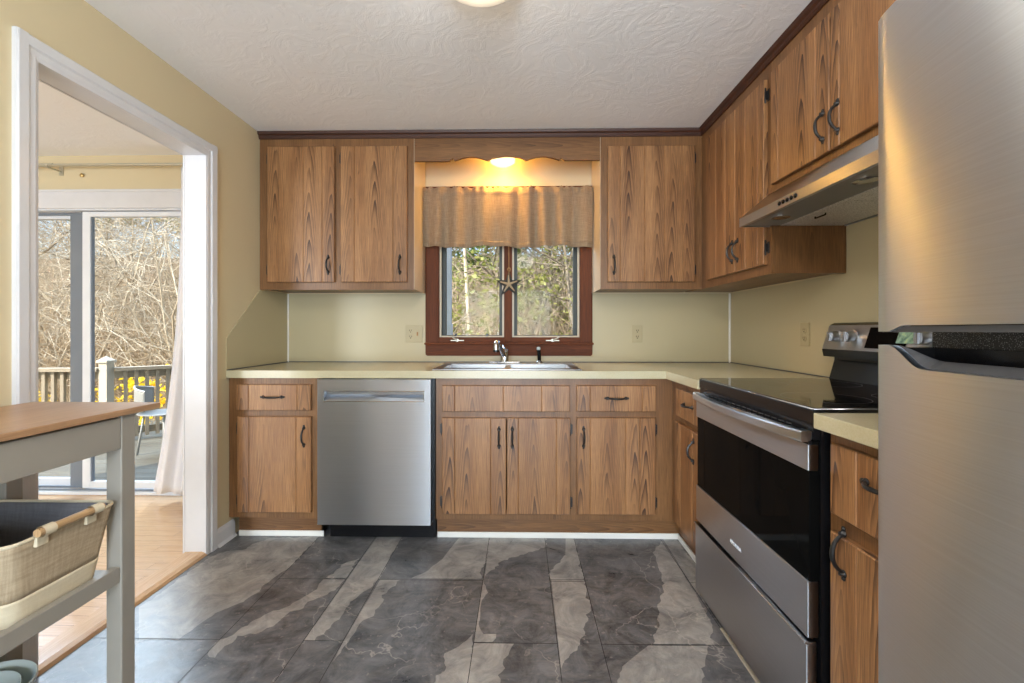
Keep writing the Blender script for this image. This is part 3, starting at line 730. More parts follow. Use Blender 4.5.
# ---- sink, faucet, sprayer
r = thing('sink', (-.07, 2.62, CT), 'stainless drop-in sink set into the worktop', 'sink')
b = B(); sx0, sx1, sy0, sy1 = -.475, .332, 2.395, 2.868
b.box(sx0, sx1, sy0, SKY0 + .012, CT + .0005, CT + .006, .002); b.box(sx0, sx1, SKY1 - .012, sy1, CT + .0005, CT + .006, .002); b.box(sx0, SKX0 + .012, SKY0 + .012, SKY1 - .012, CT + .0005, CT + .006, .002); b.box(SKX1 - .012, sx1, SKY0 + .012, SKY1 - .012, CT + .0005, CT + .006, .002)
b.obj('rim', M['sink_steel'], r)
b = B(); q0, q1, q2, q3, zb = SKX0 + .004, SKX1 - .004, SKY0 + .004, SKY1 - .004, .73
for (xa, xb) in ((q0, -.085), (-.06, q1)):
    b.box(xa, xa + .004, q2, q3, zb, CT); b.box(xb - .004, xb, q2, q3, zb, CT); b.box(xa + .004, xb - .004, q2, q2 + .004, zb, CT); b.box(xa + .004, xb - .004, q3 - .004, q3, zb, CT); b.box(xa + .004, xb - .004, q2 + .004, q3 - .004, zb, zb + .004)
b.box(-.085, -.06, q2, q3, CT - .02, CT)
b.obj('basin', M['sink_steel'], r)
for cx in (-.26, .12): B().lathe([(.0, .0), (.042, .0), (.042, .003), (.02, .001), (.0, .001)], (cx, 2.63, zb + .004), 'z', 20).obj('drain', M['chrome'], r)
r = thing('faucet', (-.098, 2.84, CT + .006), 'chrome single-lever faucet behind the sink bowl', 'faucet')
b = B(); b.box(-.198, .002, 2.815, 2.862, CT + .0062, CT + .018, .005); b.obj('base_plate', M['chrome'], r)
b = B(); b.lathe([(.027, .018), (.025, .03), (.023, .075), (.024, .088), (.018, .096), (0, .097)], (-.098, 2.838, CT), 'z', 20); b.obj('body', M['chrome'], r)
b = B(); b.tube([(-.10, 2.832, CT + .055), (-.118, 2.78, CT + .10), (-.132, 2.72, CT + .138), (-.140, 2.68, CT + .142), (-.143, 2.665, CT + .128), (-.143, 2.663, CT + .098)], [.017, .016, .0155, .016, .0165, .0165], 14); b.obj('spout', M['chrome'], r)
b = B(); b.lathe([(.018, .0), (.018, .012), (.0, .013)], (-.143, 2.663, CT + .086), 'z', 14); b.obj('aerator', M['black_plastic'], r)
b = B(); b.tube([(-.098, 2.838, CT + .095), (-.104, 2.86, CT + .11), (-.112, 2.90, CT + .118)], [.011, .008, .006], 10); b.obj('lever', M['chrome'], r)
r = thing('sink_sprayer', (.123, 2.84, CT + .006), 'black side sprayer with a pale tip beside the faucet', 'sprayer')
b = B(); b.lathe([(.022, .0062), (.021, .012), (.014, .020), (.012, .024)], (.123, 2.84, CT), 'z', 16); b.obj('collar', M['chrome'], r)
b = B(); b.tube([(.123, 2.84, CT + .022), (.122, 2.838, CT + .06), (.118, 2.832, CT + .09)], [.011, .013, .012], 12); b.obj('wand', M['black_plastic'], r)
b = B(); b.lathe([(.011, .0), (.013, .008), (.011, .018), (.0, .021)], (.1175, 2.831, CT + .091), 'z', 12); b.obj('tip', M['bowl'], r)

# ---- dishwasher
r = thing('dishwasher', (-.772, 2.68, 0), 'stainless dishwasher below the worktop', 'dishwasher')
DWF, a0, a1, z0, z1 = 2.345, -1.074, -.472, .098, .868
box('body', M['black_plastic'], (a0 + .004, -.457, DWF + .05, 2.99, .098, .872), r)
b = B(); h0, h1, p0, p1 = -1.042, -.504, .752, .808
b.box(a0, h0, DWF, DWF + .05, z0, z1); b.box(h1, a1, DWF, DWF + .05, z0, z1); b.box(h0, h1, DWF, DWF + .05, p1, z1); b.box(h0, h1, DWF, DWF + .05, z0, p0); b.box(h0, h1, DWF + .034, DWF + .05, p0, p1)
b.obj('door', M['steel'], r)
b = B(); b.prism([(DWF - .001, p0), (DWF - .001, p0 + .004), (DWF + .012, p0 + .018), (DWF + .03, p0 + .034), (DWF + .034, p1 - .004), (DWF + .034, p0)], 'x', h0 + .003, h1 - .003)
b.obj('handle_pocket', M['steel'], r)
b = B(); t = .004
b.box(h0, h1, DWF - .003, DWF + .004, p1 - .004, p1 + .002, .001); b.box(h0, h1, DWF - .003, DWF + .004, p0 - .002, p0 + .003, .001); b.box(h0, h0 + .004, DWF - .003, DWF + .004, p0, p1, .001); b.box(h1 - .004, h1, DWF - .003, DWF + .004, p0, p1, .001)
b.obj('handle_bezel', M['chrome'], r)
box('toe_panel', M['black_plastic'], (-1.033, -.457, 2.412, 2.425, .006, .097), r)

# ---- range
r = thing('range', (1.09, 1.566, 0), 'stainless electric range with black glass cooktop', 'range')
RY0, RY1 = 1.190, 1.944; RXF = .762
box('body', M['black_plastic'], (.795, 1.385, RY0 + .004, RY1 - .004, .03, .885), r)
b = B(); b.box(.792, 1.335, RY0, RY1, .886, .919); b.box(.7745, .792, RY0, RY1, .880, .919, .003); b.obj('cooktop_frame', M['black_plastic'], r)
b = B(); b.box(.778, 1.318, RY0 + .005, RY1 - .005, .9192, .9235, .0015); ct_ = b.obj('cooktop', M['black_glass'], r)
for (cx, cy, rr_) in ((.93, 1.38, .115), (.93, 1.75, .095), (1.18, 1.38, .085), (1.18, 1.75, .115)):
    b = B()
    for q in (rr_,):
        seg = 48
        for i in range(seg):
            t0, t1 = 2 * math.pi * i / seg, 2 * math.pi * (i + 1) / seg
            b.quad([(cx + q * math.cos(t0), cy + q * math.sin(t0), .92365), (cx + q * math.cos(t1), cy + q * math.sin(t1), .92365), (cx + (q + .0012) * math.cos(t1), cy + (q + .0012) * math.sin(t1), .92365), (cx + (q + .0012) * math.cos(t0), cy + (q + .0012) * math.sin(t0), .92365)])
    b.obj('burner_ring', M['grey_plastic'], ct_, recalc=False)
b = B(); b.tube([(.7752, RY0 + .003, .9205), (.7752, RY1 - .003, .9205)], .0022, 8); b.tube([(.7752, RY0 + .003, .9205), (1.318, RY0 + .003, .9205)], .0018, 8); b.obj('cooktop_edge', M['chrome'], r)
b = B(); b.box(.777, .795, RY0 + .006, RY1 - .006, .838, .8795); b.obj('vent_strip', M['black_plastic'], r)
b = B()
for i in range(15): yy = RY0 + .10 + i * .037; b.box(.7755, .7775, yy, yy + .026, .850, .8535); b.box(.7755, .7775, yy, yy + .026, .860, .8635)
b.obj('vent_slots', M['grey_plastic'], r)
d = box('oven_door', M['door_glass'], (RXF + .004, .794, RY0 + .006, RY1 - .004, .312, .835), r, bev=.002)
b = B(); b.box(RXF, .790, RY0 + .004, RY1 - .002, .757, .826, .002); b.obj('top_band', M['steel'], d)
b = B(); b.box(RXF - .001, .790, RY0 + .004, RY1 - .002, .3145, .463, .002); b.obj('lower_panel', M['dark_steel'], d)
b = B(); b.box(RXF + .001, RXF + .012, RY0 + .004, RY1 - .002, .8262, .836, .001); b.obj('door_edge', M['black_plastic'], d)
# bowed flat-faced handle
b = B(); n = 28; sec = [(-.012, -.0145), (-.014, -.010), (-.014, .010), (-.012, .0145), (.010, .0145), (.012, .011), (.012, -.011), (.010, -.0145)]
rings = []
for i in range(n + 1):
    t = i / n; yy = RY0 + .006 + (RY1 - RY0 - .012) * t; bow = .030 * (1 - (2 * t - 1) ** 2)
    rings.append([b.bm.verts.new((.759 - bow + sx, yy, .8475 + sz)) for sx, sz in sec])
for a, c_ in zip(rings, rings[1:]):
    for q in range(len(sec)):
        f = b.bm.faces.new([a[q], a[(q + 1) % len(sec)], c_[(q + 1) % len(sec)], c_[q]])
b.bm.faces.new(rings[0]); b.bm.faces.new(rings[-1])
for yy in (RY0 + .010, RY1 - .052): b.box(.752, .778, yy, yy + .042, .837, .860, .003)
b.obj('handle', M['steel'], d)
tx = bpy.data.curves.new('logo', 'FONT'); tx.body = 'AMANA'; tx.size = .021; tx.extrude = .0006; tx.align_x = 'CENTER'; tx.space_character = 1.15
tt = bpy.data.objects.new('lettering', tx); lm = bpy.data.meshes.new_from_object(tt); bpy.data.objects.remove(tt)
to = bpy.data.objects.new('logo', lm); C.objects.link(to); lm.materials.clear(); lm.materials.append(M['vinyl_white']); to.parent = d
to.rotation_euler = (R(90), 0, R(-90)); to.location = Vector((RXF - .0016, 1.590, .362)) - d.location - r.location
b = B(); b.box(RXF - .004, .785, RY0 + .004, RY1 - .002, .018, .2975, .002); b.box(RXF - .010, .785, RY0 + .004, RY1 - .002, .2978, .3035, .002); b.obj('drawer', M['dark_steel'], r)
# back guard: tilted control panel above a black riser
b = B(); pf = [(1.300, 1.048), (1.332, 1.150), (1.352, 1.160), (1.398, 1.160), (1.398, 1.018), (1.306, 1.018)]
b.prism(pf, 'y', RY0, RY1); b.obj('backguard', M['black_plastic'], r)
cpn = B().prism([(1.2985, 1.050), (1.3300, 1.1495), (1.3335, 1.1495), (1.302, 1.050)], 'y', RY0 + .004, RY1 - .003).obj('control_panel', M['steel'], r)
b = B(); b.prism([(1.322, .924), (1.345, 1.005), (1.36, 1.017), (1.398, 1.017), (1.398, .9), (1.335, .9)], 'y', RY0 + .012, RY1 - .012); b.box(1.332, 1.36, RY0 + .04, RY1 - .03, 1.006, 1.016); b.obj('riser', M['black_plastic'], r)
def onp(z): return 1.2985 + (z - 1.05) / .0995 * .0315
for yy in (1.873, 1.787, 1.463, 1.36):
    kz = 1.104; kx = onp(kz); kb = B()
    kb.lathe([(.030, .0), (.030, .003), (.022, .005), (.021, .026), (.018, .031), (.0, .031)], (kx, yy, kz), 'x', 24, sgn=-1); kb.box(kx - .042, kx - .026, yy - .006, yy + .006, kz - .020, kz + .020, .003)
    kb.obj('knob', M['dark_steel'], cpn)
b = B(); b.prism([(onp(1.062) - .002, 1.062), (onp(1.140) - .002, 1.140), (onp(1.140) + .001, 1.140), (onp(1.062) + .001, 1.062)], 'y', 1.535, 1.71); b.obj('touch_panel', M['door_glass'], cpn)
b = B(); b.prism([(onp(1.084) - .0032, 1.084), (onp(1.124) - .0032, 1.124), (onp(1.124) - .001, 1.124), (onp(1.084) - .001, 1.084)], 'y', 1.49, 1.575); b.obj('clock_display', M['display_sheen'], cpn)

# ---- range hood
r = thing('range_hood', (1.19, 1.57, 1.577), 'stainless under-cabinet range hood above the range', 'range hood')
HY0, HY1 = 1.195, 1.962; hx = .956
b = B()
sh = [(hx, 1.5775), (hx, 1.613), (RF - .001, 1.7205), (XR - .0045, 1.7205), (XR - .0045, 1.5775), (XR - .012, 1.5775), (XR - .012, 1.590), (hx + .016, 1.590), (hx + .016, 1.5775)]
b.prism(sh, 'y', HY0 + .004, HY1 - .004)
for yy in ((HY0, HY0 + .004), (HY1 - .004, HY1)): b.prism([(hx, 1.5775), (hx, 1.613), (RF - .001, 1.7205), (XR - .0045, 1.7205), (XR - .0045, 1.5775)], 'y', *yy)
b.obj('canopy', M['steel'], r)
b = B(); b.box(hx + .018, hx + .165, HY0 + .006, HY1 - .006, 1.581, 1.5895); b.obj('light_panel', M['hood_grey'], r)
for i, (ya, yb) in enumerate(((HY0 + .012, 1.566), (1.572, HY1 - .012))):
    f_ = box('filter', M['filter'], (hx + .168, XR - .02, ya, yb, 1.580, 1.5892), r)
    b = B(); b.tube([(hx + .215, (ya + yb) / 2 - .03, 1.5795), (hx + .215, (ya + yb) / 2 - .03, 1.573), (hx + .215, (ya + yb) / 2 + .03, 1.573), (hx + .215, (ya + yb) / 2 + .03, 1.5795)], .003, 8); b.obj('latch', M['black_plastic'], f_)
for yy in (1.36, 1.80): B().lathe([(.034, 0), (.034, -.003), (.028, -.005), (0, -.0055)], (hx + .085, yy, 1.581), 'z', 24).obj('lamp_lens', M['chrome'], r)
for i in range(5): B().lathe([(.0078, 0), (.0078, .003), (.005, .005), (0, .005)], (hx - .0004, 1.563 + i * .024, 1.5955), 'x', 16, sgn=-1).obj('button', M['black_plastic'], r)

# ---- refrigerator
r = thing('refrigerator', (1.08, .48, 0), 'tall stainless top-freezer refrigerator at the right edge', 'refrigerator')
FY0, FY1 = .10, .860; FXE, FXB = .677, .755
yc, hw = (FY0 + FY1) / 2, (FY1 - FY0) / 2
def bow(y):
    t = min(1, abs((y - yc) / hw)); edge = .004 * max(0, (t - .93) / .07) ** 2
    return FXE - .030 * (1 - t * t) + edge - .006 * (1 - t)
box('body', M['grey_plastic'], (.784, 1.395, FY0 + .006, FY1 - .006, .02, 1.700), r, bev=.004)
def sm(a, c_, x): t = max(0, min(1, (x - a) / (c_ - a))); return t * t * (3 - 2 * t)
def ztop(y): q = abs(y - yc); return 1.102 - .037 * (1 - sm(hw - .115, hw - .035, q))
def zbot(y): q = abs(y - yc); return 1.127 + .011 * (1 - sm(hw - .075, hw - .03, q))
def skin(name, zl, zh, parent, th=.014, nu=72, nz=10, mat='fridge_steel'):
    b = B(); fr = []; bk = []
    for i in range(nu + 1):
        y = FY1 - (FY1 - FY0) * i / nu; x = bow(y); lo, hi = zl(y), zh(y)
        fr.append([b.bm.verts.new((x, y, lo + (hi - lo) * j / nz)) for j in range(nz + 1)]); bk.append([b.bm.verts.new((x + th, y, lo + (hi - lo) * j / nz)) for j in range(nz + 1)])
    for i in range(nu):
        for j in range(nz):
            f = b.bm.faces.new([fr[i][j], fr[i + 1][j], fr[i + 1][j + 1], fr[i][j + 1]]); f.smooth = True
            f = b.bm.faces.new([bk[i][j], bk[i][j + 1], bk[i + 1][j + 1], bk[i + 1][j]]); f.smooth = True
        for j in (0, nz): b.bm.faces.new([fr[i][j], fr[i + 1][j], bk[i + 1][j], bk[i][j]])
    for i in (0, nu):
        for j in range(nz): b.bm.faces.new([fr[i][j], bk[i][j], bk[i][j + 1], fr[i][j + 1]])
    return b.obj(name, M[mat], parent)
d = skin('freezer_door', zbot, lambda y: 1.716, r)
box('inner_door', M['grey_plastic'], (FXE + .014, FXB + .014, FY0 + .004, FY1 - .004, 1.132, 1.708), d)
def ribbon(name, zfun, dz, dx0, dx1, parent, mat):
    b = B(); nu = 72; rows = []
    for i in range(nu + 1):
        y = FY1 - .002 - (FY1 - FY0 - .004) * i / nu; x = bow(y); z = zfun(y)
        rows.append([b.bm.verts.new(p) for p in ((x + dx0, y, z), (x + dx1, y, z), (x + dx1, y, z + dz), (x + dx0, y, z + dz))])
    for p, q in zip(rows, rows[1:]):
        for k_ in range(4): f = b.bm.faces.new([p[k_], p[(k_ + 1) % 4], q[(k_ + 1) % 4], q[k_]])
    b.bm.faces.new(rows[0]); b.bm.faces.new(rows[-1])
    return b.obj(name, M[mat], parent)
ribbon('door_trim', lambda y: zbot(y) - .0012 - .010 * (1 - sm(hw - .075, hw - .03, abs(y - yc))), .0105 * 0 + .010, .006, .055, d, 'grey_plastic')
d = skin('fresh_food_door', lambda y: .06, ztop, r, nz=14)
b = B(); rows = []
for i in range(73):
    y = FY1 - .002 - (FY1 - FY0 - .004) * i / 72; x = bow(y); z = ztop(y); k_ = 1 - sm(hw - .115, hw - .035, abs(y - yc))
    rows.append([b.bm.verts.new(q) for q in ((x + .0145, y, z - .012), (x + .0145, y, z - .0005), (x + .018 + .020 * k_, y, z + .013 * k_), (x + .026 + .020 * k_, y, z - .004))])
for p, q in zip(rows, rows[1:]):
    for k_ in range(4): b.bm.faces.new([p[k_], p[(k_ + 1) % 4], q[(k_ + 1) % 4], q[k_]])
b.bm.faces.new(rows[0]); b.bm.faces.new(rows[-1]); b.obj('door_trim', M['grey_plastic'], d)
b = B(); b.box(FXE + .030, FXB + .014, FY0 + .004, FY1 - .125, .07, 1.040); b.box(FXB - .006, FXB + .014, FY0 + .004, FY1 - .004, .07, 1.098); b.box(FXE + .014, FXB + .012, FY1 - .04, FY1 - .004, .07, 1.098); b.obj('handle_pocket', M['black_plastic'], d)
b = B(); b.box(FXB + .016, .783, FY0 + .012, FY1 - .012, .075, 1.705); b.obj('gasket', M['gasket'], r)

# ------------------------------------------------------------------ kitchen window
wr = sroot('window_1', ((WX0 + WX1) / 2, YB, WZ0), 'dark wood double casement window above the sink', 'window')
b = B(); cw = .085
b.prism([(WX0 - cw, YB - .016), (WX0 - cw + .008, YB - .020), (WX0 - .012, YB - .014), (WX0 + .002, YB - .010), (WX0 + .002, YB - .0002), (WX0 - cw, YB - .0002)], 'z', WZ0, WZ1 + .07)
b.prism([(WX1 + .078, YB - .016), (WX1 + .07, YB - .020), (WX1 + .012, YB - .014), (WX1 - .002, YB - .010), (WX1 - .002, YB - .0002), (WX1 + .078, YB - .0002)], 'z', WZ0, WZ1 + .07)
b.box(WX0 - cw, WX1 + .078, YB - .018, YB - .0002, WZ1, WZ1 + .075)
b.obj('casing', M['mahogany'], wr)
b = B(); b.box(WX0 - cw - .006, WX1 + .085, YB - .034, YB - .0002, WZ0 - .014, WZ0, .005); b.box(WX0, WX1, YB, EX - .02, WZ0 - .001, WZ0 + .006); b.obj('sill', M['mahogany'], wr, 'x')
b = B(); x0_, x1_ = WX0 - cw, WX1 + .078
b.prism([(x0_ + .012, .957), (x1_ - .012, .957), (x1_ - .003, .963), (x1_, .975), (x1_, WZ0 - .0145), (x0_, WZ0 - .0145), (x0_, .975), (x0_ + .003, .963)], 'y', YB - .018, YB - .0042); b.obj('apron', M['mahogany'], wr, 'x')
b = B(); b.box(WX0, WX0 + .006, YB, EX - .03, WZ0, WZ1); b.box(WX1 - .006, WX1, YB, EX - .03, WZ0, WZ1); b.box(WX0, WX1, YB, EX - .03, WZ1 - .006, WZ1); b.obj('jamb', M['mahogany'], wr)
MX0, MX1 = -.1075, -.0535
box('mullion', M['mahogany'], (MX0, MX1, YB - .012, EX - .03, WZ0 + .006, WZ1 - .006), wr, bev=.003)
box('stop_rail', M['mahogany'], (WX0 + .006, WX1 - .006, YB - .004, YB + .03, WZ0 + .006, WZ0 + .036), wr, grain='x')
def rframe(name, x0, x1, y0, y1, z0, z1, wd, mat, parent, wb=None):
    b = B(); wb = wb or wd
    b.box(x0, x0 + wd, y0, y1, z0, z1, .001); b.box(x1 - wd, x1, y0, y1, z0, z1, .001); b.box(x0 + wd, x1 - wd, y0, y1, z0, z0 + wb, .001); b.box(x0 + wd, x1 - wd, y0, y1, z1 - wd, z1, .001)
    return b.obj(name, M[mat], parent)
for (xa, xb) in ((WX0 + .006, MX0), (MX1, WX1 - .006)):
    f_ = rframe('screen_frame', xa, xb, YB + .008, YB + .020, WZ0 + .036, WZ1 - .008, .013, 'screen_alu', wr, .010)
    s_ = rframe('sash', xa + .001, xb - .001, YB + .06, YB + .10, WZ0 + .03, WZ1 - .008, .034, 'sash_dark', wr, .02)
    box('pane', M['glass'], (xa + .034, xb - .034, YB + .078, YB + .082, WZ0 + .048, WZ1 - .04), s_)
    cx = xa + (xb - xa) * (.28 if xa < -.3 else .60)
    b = B(); b.box(cx - .045, cx + .045, YB - .010, YB - .0045, WZ0 + .010, WZ0 + .018, .002); b.lathe([(.012, 0), (.010, .012), (0, .013)], (cx, YB - .010, WZ0 + .016), 'y', 14, sgn=-1)
    b.tube([(cx, YB - .022, WZ0 + .016), (cx + (-.02 if xa < -.3 else .03), YB - .026, WZ0 + .030), (cx + (-.03 if xa < -.3 else .042), YB - .026, WZ0 + .040)], [.006, .005, .006], 8); b.obj('crank', M['nickel'], wr)
b = B()
for xx in (-.435, -.222): b.box(xx - .008, xx + .008, YB + .003, YB + .009, WZ0 + .044, WZ0 + .062, .002)
b.obj('screen_clip', M['black_plastic'], wr)

# star ornament on the mullion
r = thing('star_ornament', (-.072, 2.985, 1.33), 'dark tin star with a tan starfish hung on the window mullion', 'ornament')
def star(cx, cz, y, ro, ri, dep, rot=0.0):
    b = B(); c1 = b.bm.verts.new((cx, y - dep, cz)); c2 = b.bm.verts.new((cx, y, cz)); vs = []
    for i in range(10):
        a = math.pi / 2 + rot + i * math.pi / 5; q = ro if i % 2 == 0 else ri; vs.append(b.bm.verts.new((cx + q * math.cos(a), y - (.001 if i % 2 == 0 else .004), cz + q * math.sin(a))))
    for i in range(10): b.bm.faces.new([c1, vs[i], vs[(i + 1) % 10]]); b.bm.faces.new([c2, vs[(i + 1) % 10], vs[i]])
    return b
sz_ = 1.436
star(-.074, sz_, YB - .014, .094, .036, .018).obj('tin_star', M['star_dark'], r)
b = B()
for i in range(5):
    a = math.pi / 2 + i * 2 * math.pi / 5 + .05; q = .060
    b.tube([(-.074, YB - .036, sz_), (-.074 + q * .5 * math.cos(a), YB - .036, sz_ + q * .5 * math.sin(a)), (-.074 + q * math.cos(a), YB - .033, sz_ + q * math.sin(a))], [.0085, .0065, .0035], 8)
b.obj('starfish', M['star_tan'], r)
b = B(); b.tube([(-.074, YB - .022, sz_ + .05), (-.074, YB - .020, sz_ + .12), (-.076, YB - .016, sz_ + .30)], .0028, 6)
b.tube([(-.074, YB - .022, sz_ + .115), (-.084, YB - .024, sz_ + .10), (-.080, YB - .024, sz_ + .085), (-.074, YB - .022, sz_ + .10), (-.066, YB - .024, sz_ + .085), (-.063, YB - .024, sz_ + .10), (-.074, YB - .022, sz_ + .115)], .004, 6); b.obj('cord', M['jute'], r)

# burlap curtain on a rod
r = thing('cafe_curtain', (-.083, 2.92, 1.674), 'short burlap curtain across the top of the sink window', 'curtain')
CX0, CX1, CZ0, CZ1 = -.634, .476, 1.674, 2.066
def cfold(u, v):
    x = CX0 + (CX1 - CX0) * u; hd = max(0, (v - .86) / .14); lo = 1 - v
    y = 2.915 + .024 * math.sin(u * 50 + 1.4 * math.sin(u * 9)) * (.30 + .70 * lo) + .006 * math.sin(u * 95 + 2 * math.sin(u * 21)) * (.3 + hd * 1.0) + .010 * math.sin(u * 13 + .5) * lo
    if .86 < v < .955: y -= .006 * math.sin((v - .86) / .095 * math.pi)
    z = CZ0 + (CZ1 - CZ0) * v + .006 * math.sin(u * 17 + .8) * lo + (.006 * math.sin(u * 120 + 3 * math.sin(u * 30)) * hd)
    return (x, y, z)
b = B(); b.grid(cfold, 260, 40, uvs=lambda u, v: (u * 1.25, v * .42)); b.obj('cloth', M['burlap'], r, solid=.0012, recalc=False)
b = B(); b.grid(lambda u, v: (lambda p: (p[0], p[1] - .0022, p[2]))(cfold(u, v * .085)), 260, 4, uvs=lambda u, v: (u * 1.25, v * .04)); b.obj('hem', M['burlap'], r, solid=.0015, recalc=False)
b = B(); b.tube([(CX0 - .003, 2.940, 2.024), (CX1 + .003, 2.940, 2.024)], .006, 10); b.obj('rod', M['strip_white'], r)
b = B()
for xx in (CX0 + .004, CX1 - .004): b.box(xx - .004, xx + .004, 2.935, YB - .0185, 2.016, 2.032, .002); b.obj('bracket', M['strip_white'], r); b = B()
b.bm.free()

# warm lamp above the sink
r = thing('sink_lamp', (-.111, 2.855, 2.205), 'glowing round ceiling lamp behind the valance board', 'lamp')
B().lathe([(.075, CE - .0005), (.075, CE - .012), (.066, CE - .03), (.060, 2.240)], (-.111, 2.855, 0), 'z', 32).obj('housing', M['brass'], r)
gl = B().lathe([(.066, 2.240), (.080, 2.222), (.078, 2.204), (.055, 2.190), (0, 2.185)], (-.111, 2.855, 0), 'z', 32).obj('lens', M['warm_glow'], r)
light('sink_lamp_light', 'AREA', (-.111, 2.855, 2.182), 3.6, (1.0, 0.50, 0.09), target=(-.111, 2.856, 0), shape='DISK', size=.11)
light('sink_lamp_glow', 'POINT', (-.111, 2.94, 2.250), 3.0, (1.0, 0.42, 0.05), shadow_soft_size=.025)

# ceiling lamp over the middle of the kitchen
r = thing('ceiling_lamp', (-.13, 1.43, 2.2), 'white glass dome ceiling lamp with a finial at the top edge', 'lamp')
lc = (-.13, 1.43, 0)
B().lathe([(.125, CE - .0005), (.13, CE - .018), (.12, CE - .03)], lc, 'z', 40).obj('base', M['brass'], r)
B().lathe([(.155, CE - .028), (.152, CE - .04), (.13, CE - .066), (.09, CE - .085), (.045, CE - .095), (.012, CE - .098)], lc, 'z', 48).obj('dome', M['dome'], r)
B().lathe([(.014, CE - .0975), (.020, CE - .102), (.014, CE - .108), (.007, CE - .112), (.009, CE - .118), (0, CE - .124)], lc, 'z', 20).obj('finial', M['nickel'], r)

fx = B(); fx.lathe([(.12, CE - .0005), (.125, CE - .02), (.15, CE - .03), (.148, CE - .045), (.10, CE - .07), (0, CE - .08)], (.05, .30, 0), 'z', 32)  # added body for the overhead fill, out of view
struct(fx.obj('fill_light_fixture', M['dome']), 'added fill light fixture above the viewpoint', 'light')

# outlets
def socket(b, cx, cz, P):
    for dz in (.019, -.019):
        b.append(('face', cx, cz + dz))
def outlet(run, u, z, face, wide, label, cat='outlet'):
    wd = .116 if wide else .070; hh = .116
    nm = 'double_outlet_plate' if wide else 'outlet_plate'
    loc = (u, face, z - hh / 2) if run == 'B' else (face, u, z - hh / 2)
    r = thing(nm, loc, label, cat)
    def bx(b, u0, u1, d0, d1, z0, z1, bev=0):
        if run == 'B': b.box(u0, u1, face - d1, face - d0, z0, z1, bev)
        else: b.box(face - d1, face - d0, u0, u1, z0, z1, bev)
    b = B(); bx(b, u - wd / 2, u + wd / 2, .0, .006, z - hh / 2, z + hh / 2, .002); b.obj('plate', M['plate'], r)
    us = u - .023 if wide else u
    for dz in (.02, -.02):
        b = B(); c_ = (us, face - .006, z + dz) if run == 'B' else (face - .006, us, z + dz)
        b.lathe([(.017, 0), (.0165, .002), (0, .002)], c_, 'y' if run == 'B' else 'x', 20, sgn=-1); so = b.obj('socket', M['plate'], r)
        b = B()
        for du in (-.0065, .0065): bx(b, us + du - .0012, us + du + .0012, .0075, .0085, z + dz - .001, z + dz + .008)
        bx(b, us - .003, us + .003, .0075, .0085, z + dz - .010, z + dz - .005); b.obj('slots', M['black_plastic'], so)
    if wide:
        b = B(); bx(b, u + .018, u + .028, .005, .008, z - .013, z + .013, .001); bx(b, u + .020, u + .026, .006, .017, z - .002, z + .009, .002); b.obj('switch', M['jute'], r)
    return r
outlet('B', -.7155, 1.104, YB - .0042, True, 'almond outlet and switch plate left of the window')
outlet('B', .785, 1.104, YB - .0042, False, 'single almond outlet on the back wall right of the window')
outlet('R', 2.218, 1.109, XR - .0042, False, 'almond outlet on the right wall left of the range controls')

# ------------------------------------------------------------------ kitchen cart, basket, bowls
r = thing('kitchen_cart', (-1.35, .9, 0), 'grey kitchen cart with an oak top beside the opening', 'cart')
TX0, TX1, TY0, TY1, TZ = -1.560, -1.146, .42, 1.402, .900
b = B(); b.box(TX0, TX1, TY0, TY1, TZ - .018, TZ, .002); b.obj('tabletop', M['top_wood'], r, 'y', uvshift=(.1, 3.0))
LX1, LY1, LW = -1.158, 1.322, .046
legs = [(LX1 - LW, LX1, LY1 - LW, LY1), (LX1 - LW, LX1, TY0 + .08, TY0 + .08 + LW), (TX0 + .012, TX0 + .012 + LW, LY1 - LW, LY1), (TX0 + .012, TX0 + .012 + LW, TY0 + .08, TY0 + .08 + LW)]
for l in legs: box('leg', M['cart_grey'], (*l, .001, TZ - .0185), r, bev=.003)
b = B(); b.box(LX1 - .022, LX1 - .001, TY0 + .08 + LW + .001, LY1 - LW - .002, .785, TZ - .024, .002); b.obj('drawer_front', M['cart_grey'], r, 'y')
b = B(); b.box(TX0 + .014, TX0 + .034, TY0 + .127, LY1 - LW, .785, TZ - .0185); b.box(TX0 + .06, LX1 - LW - .001, LY1 - .034, LY1 - .012, .785, TZ - .0185); b.box(TX0 + .06, LX1 - LW - .001, TY0 + .09, TY0 + .112, .785, TZ - .0185); b.obj('apron', M['cart_grey'], r)
def shelf(zt):
    b = B(); b.box(LX1 - LW - .012, LX1 - LW + .010 + .030, TY0 + .127, LY1 - LW - .0005, zt - .042, zt, .002) if False else None
    b.box(LX1 - .026, LX1 - .004, TY0 + .127, LY1 - LW - .0005, zt - .045, zt, .002); b.box(TX0 + .016, TX0 + .038, TY0 + .127, LY1 - LW, zt - .045, zt, .002)
    y = TY0 + .14
    while y < LY1 - LW - .04:
        b.box(TX0 + .038, LX1 - .026, y, y + .045, zt - .028, zt - .012, .002); y += .075
    return b.obj('slatted_shelf', M['cart_grey'], r)
SH = .442
shelf(SH); shelf(.100)

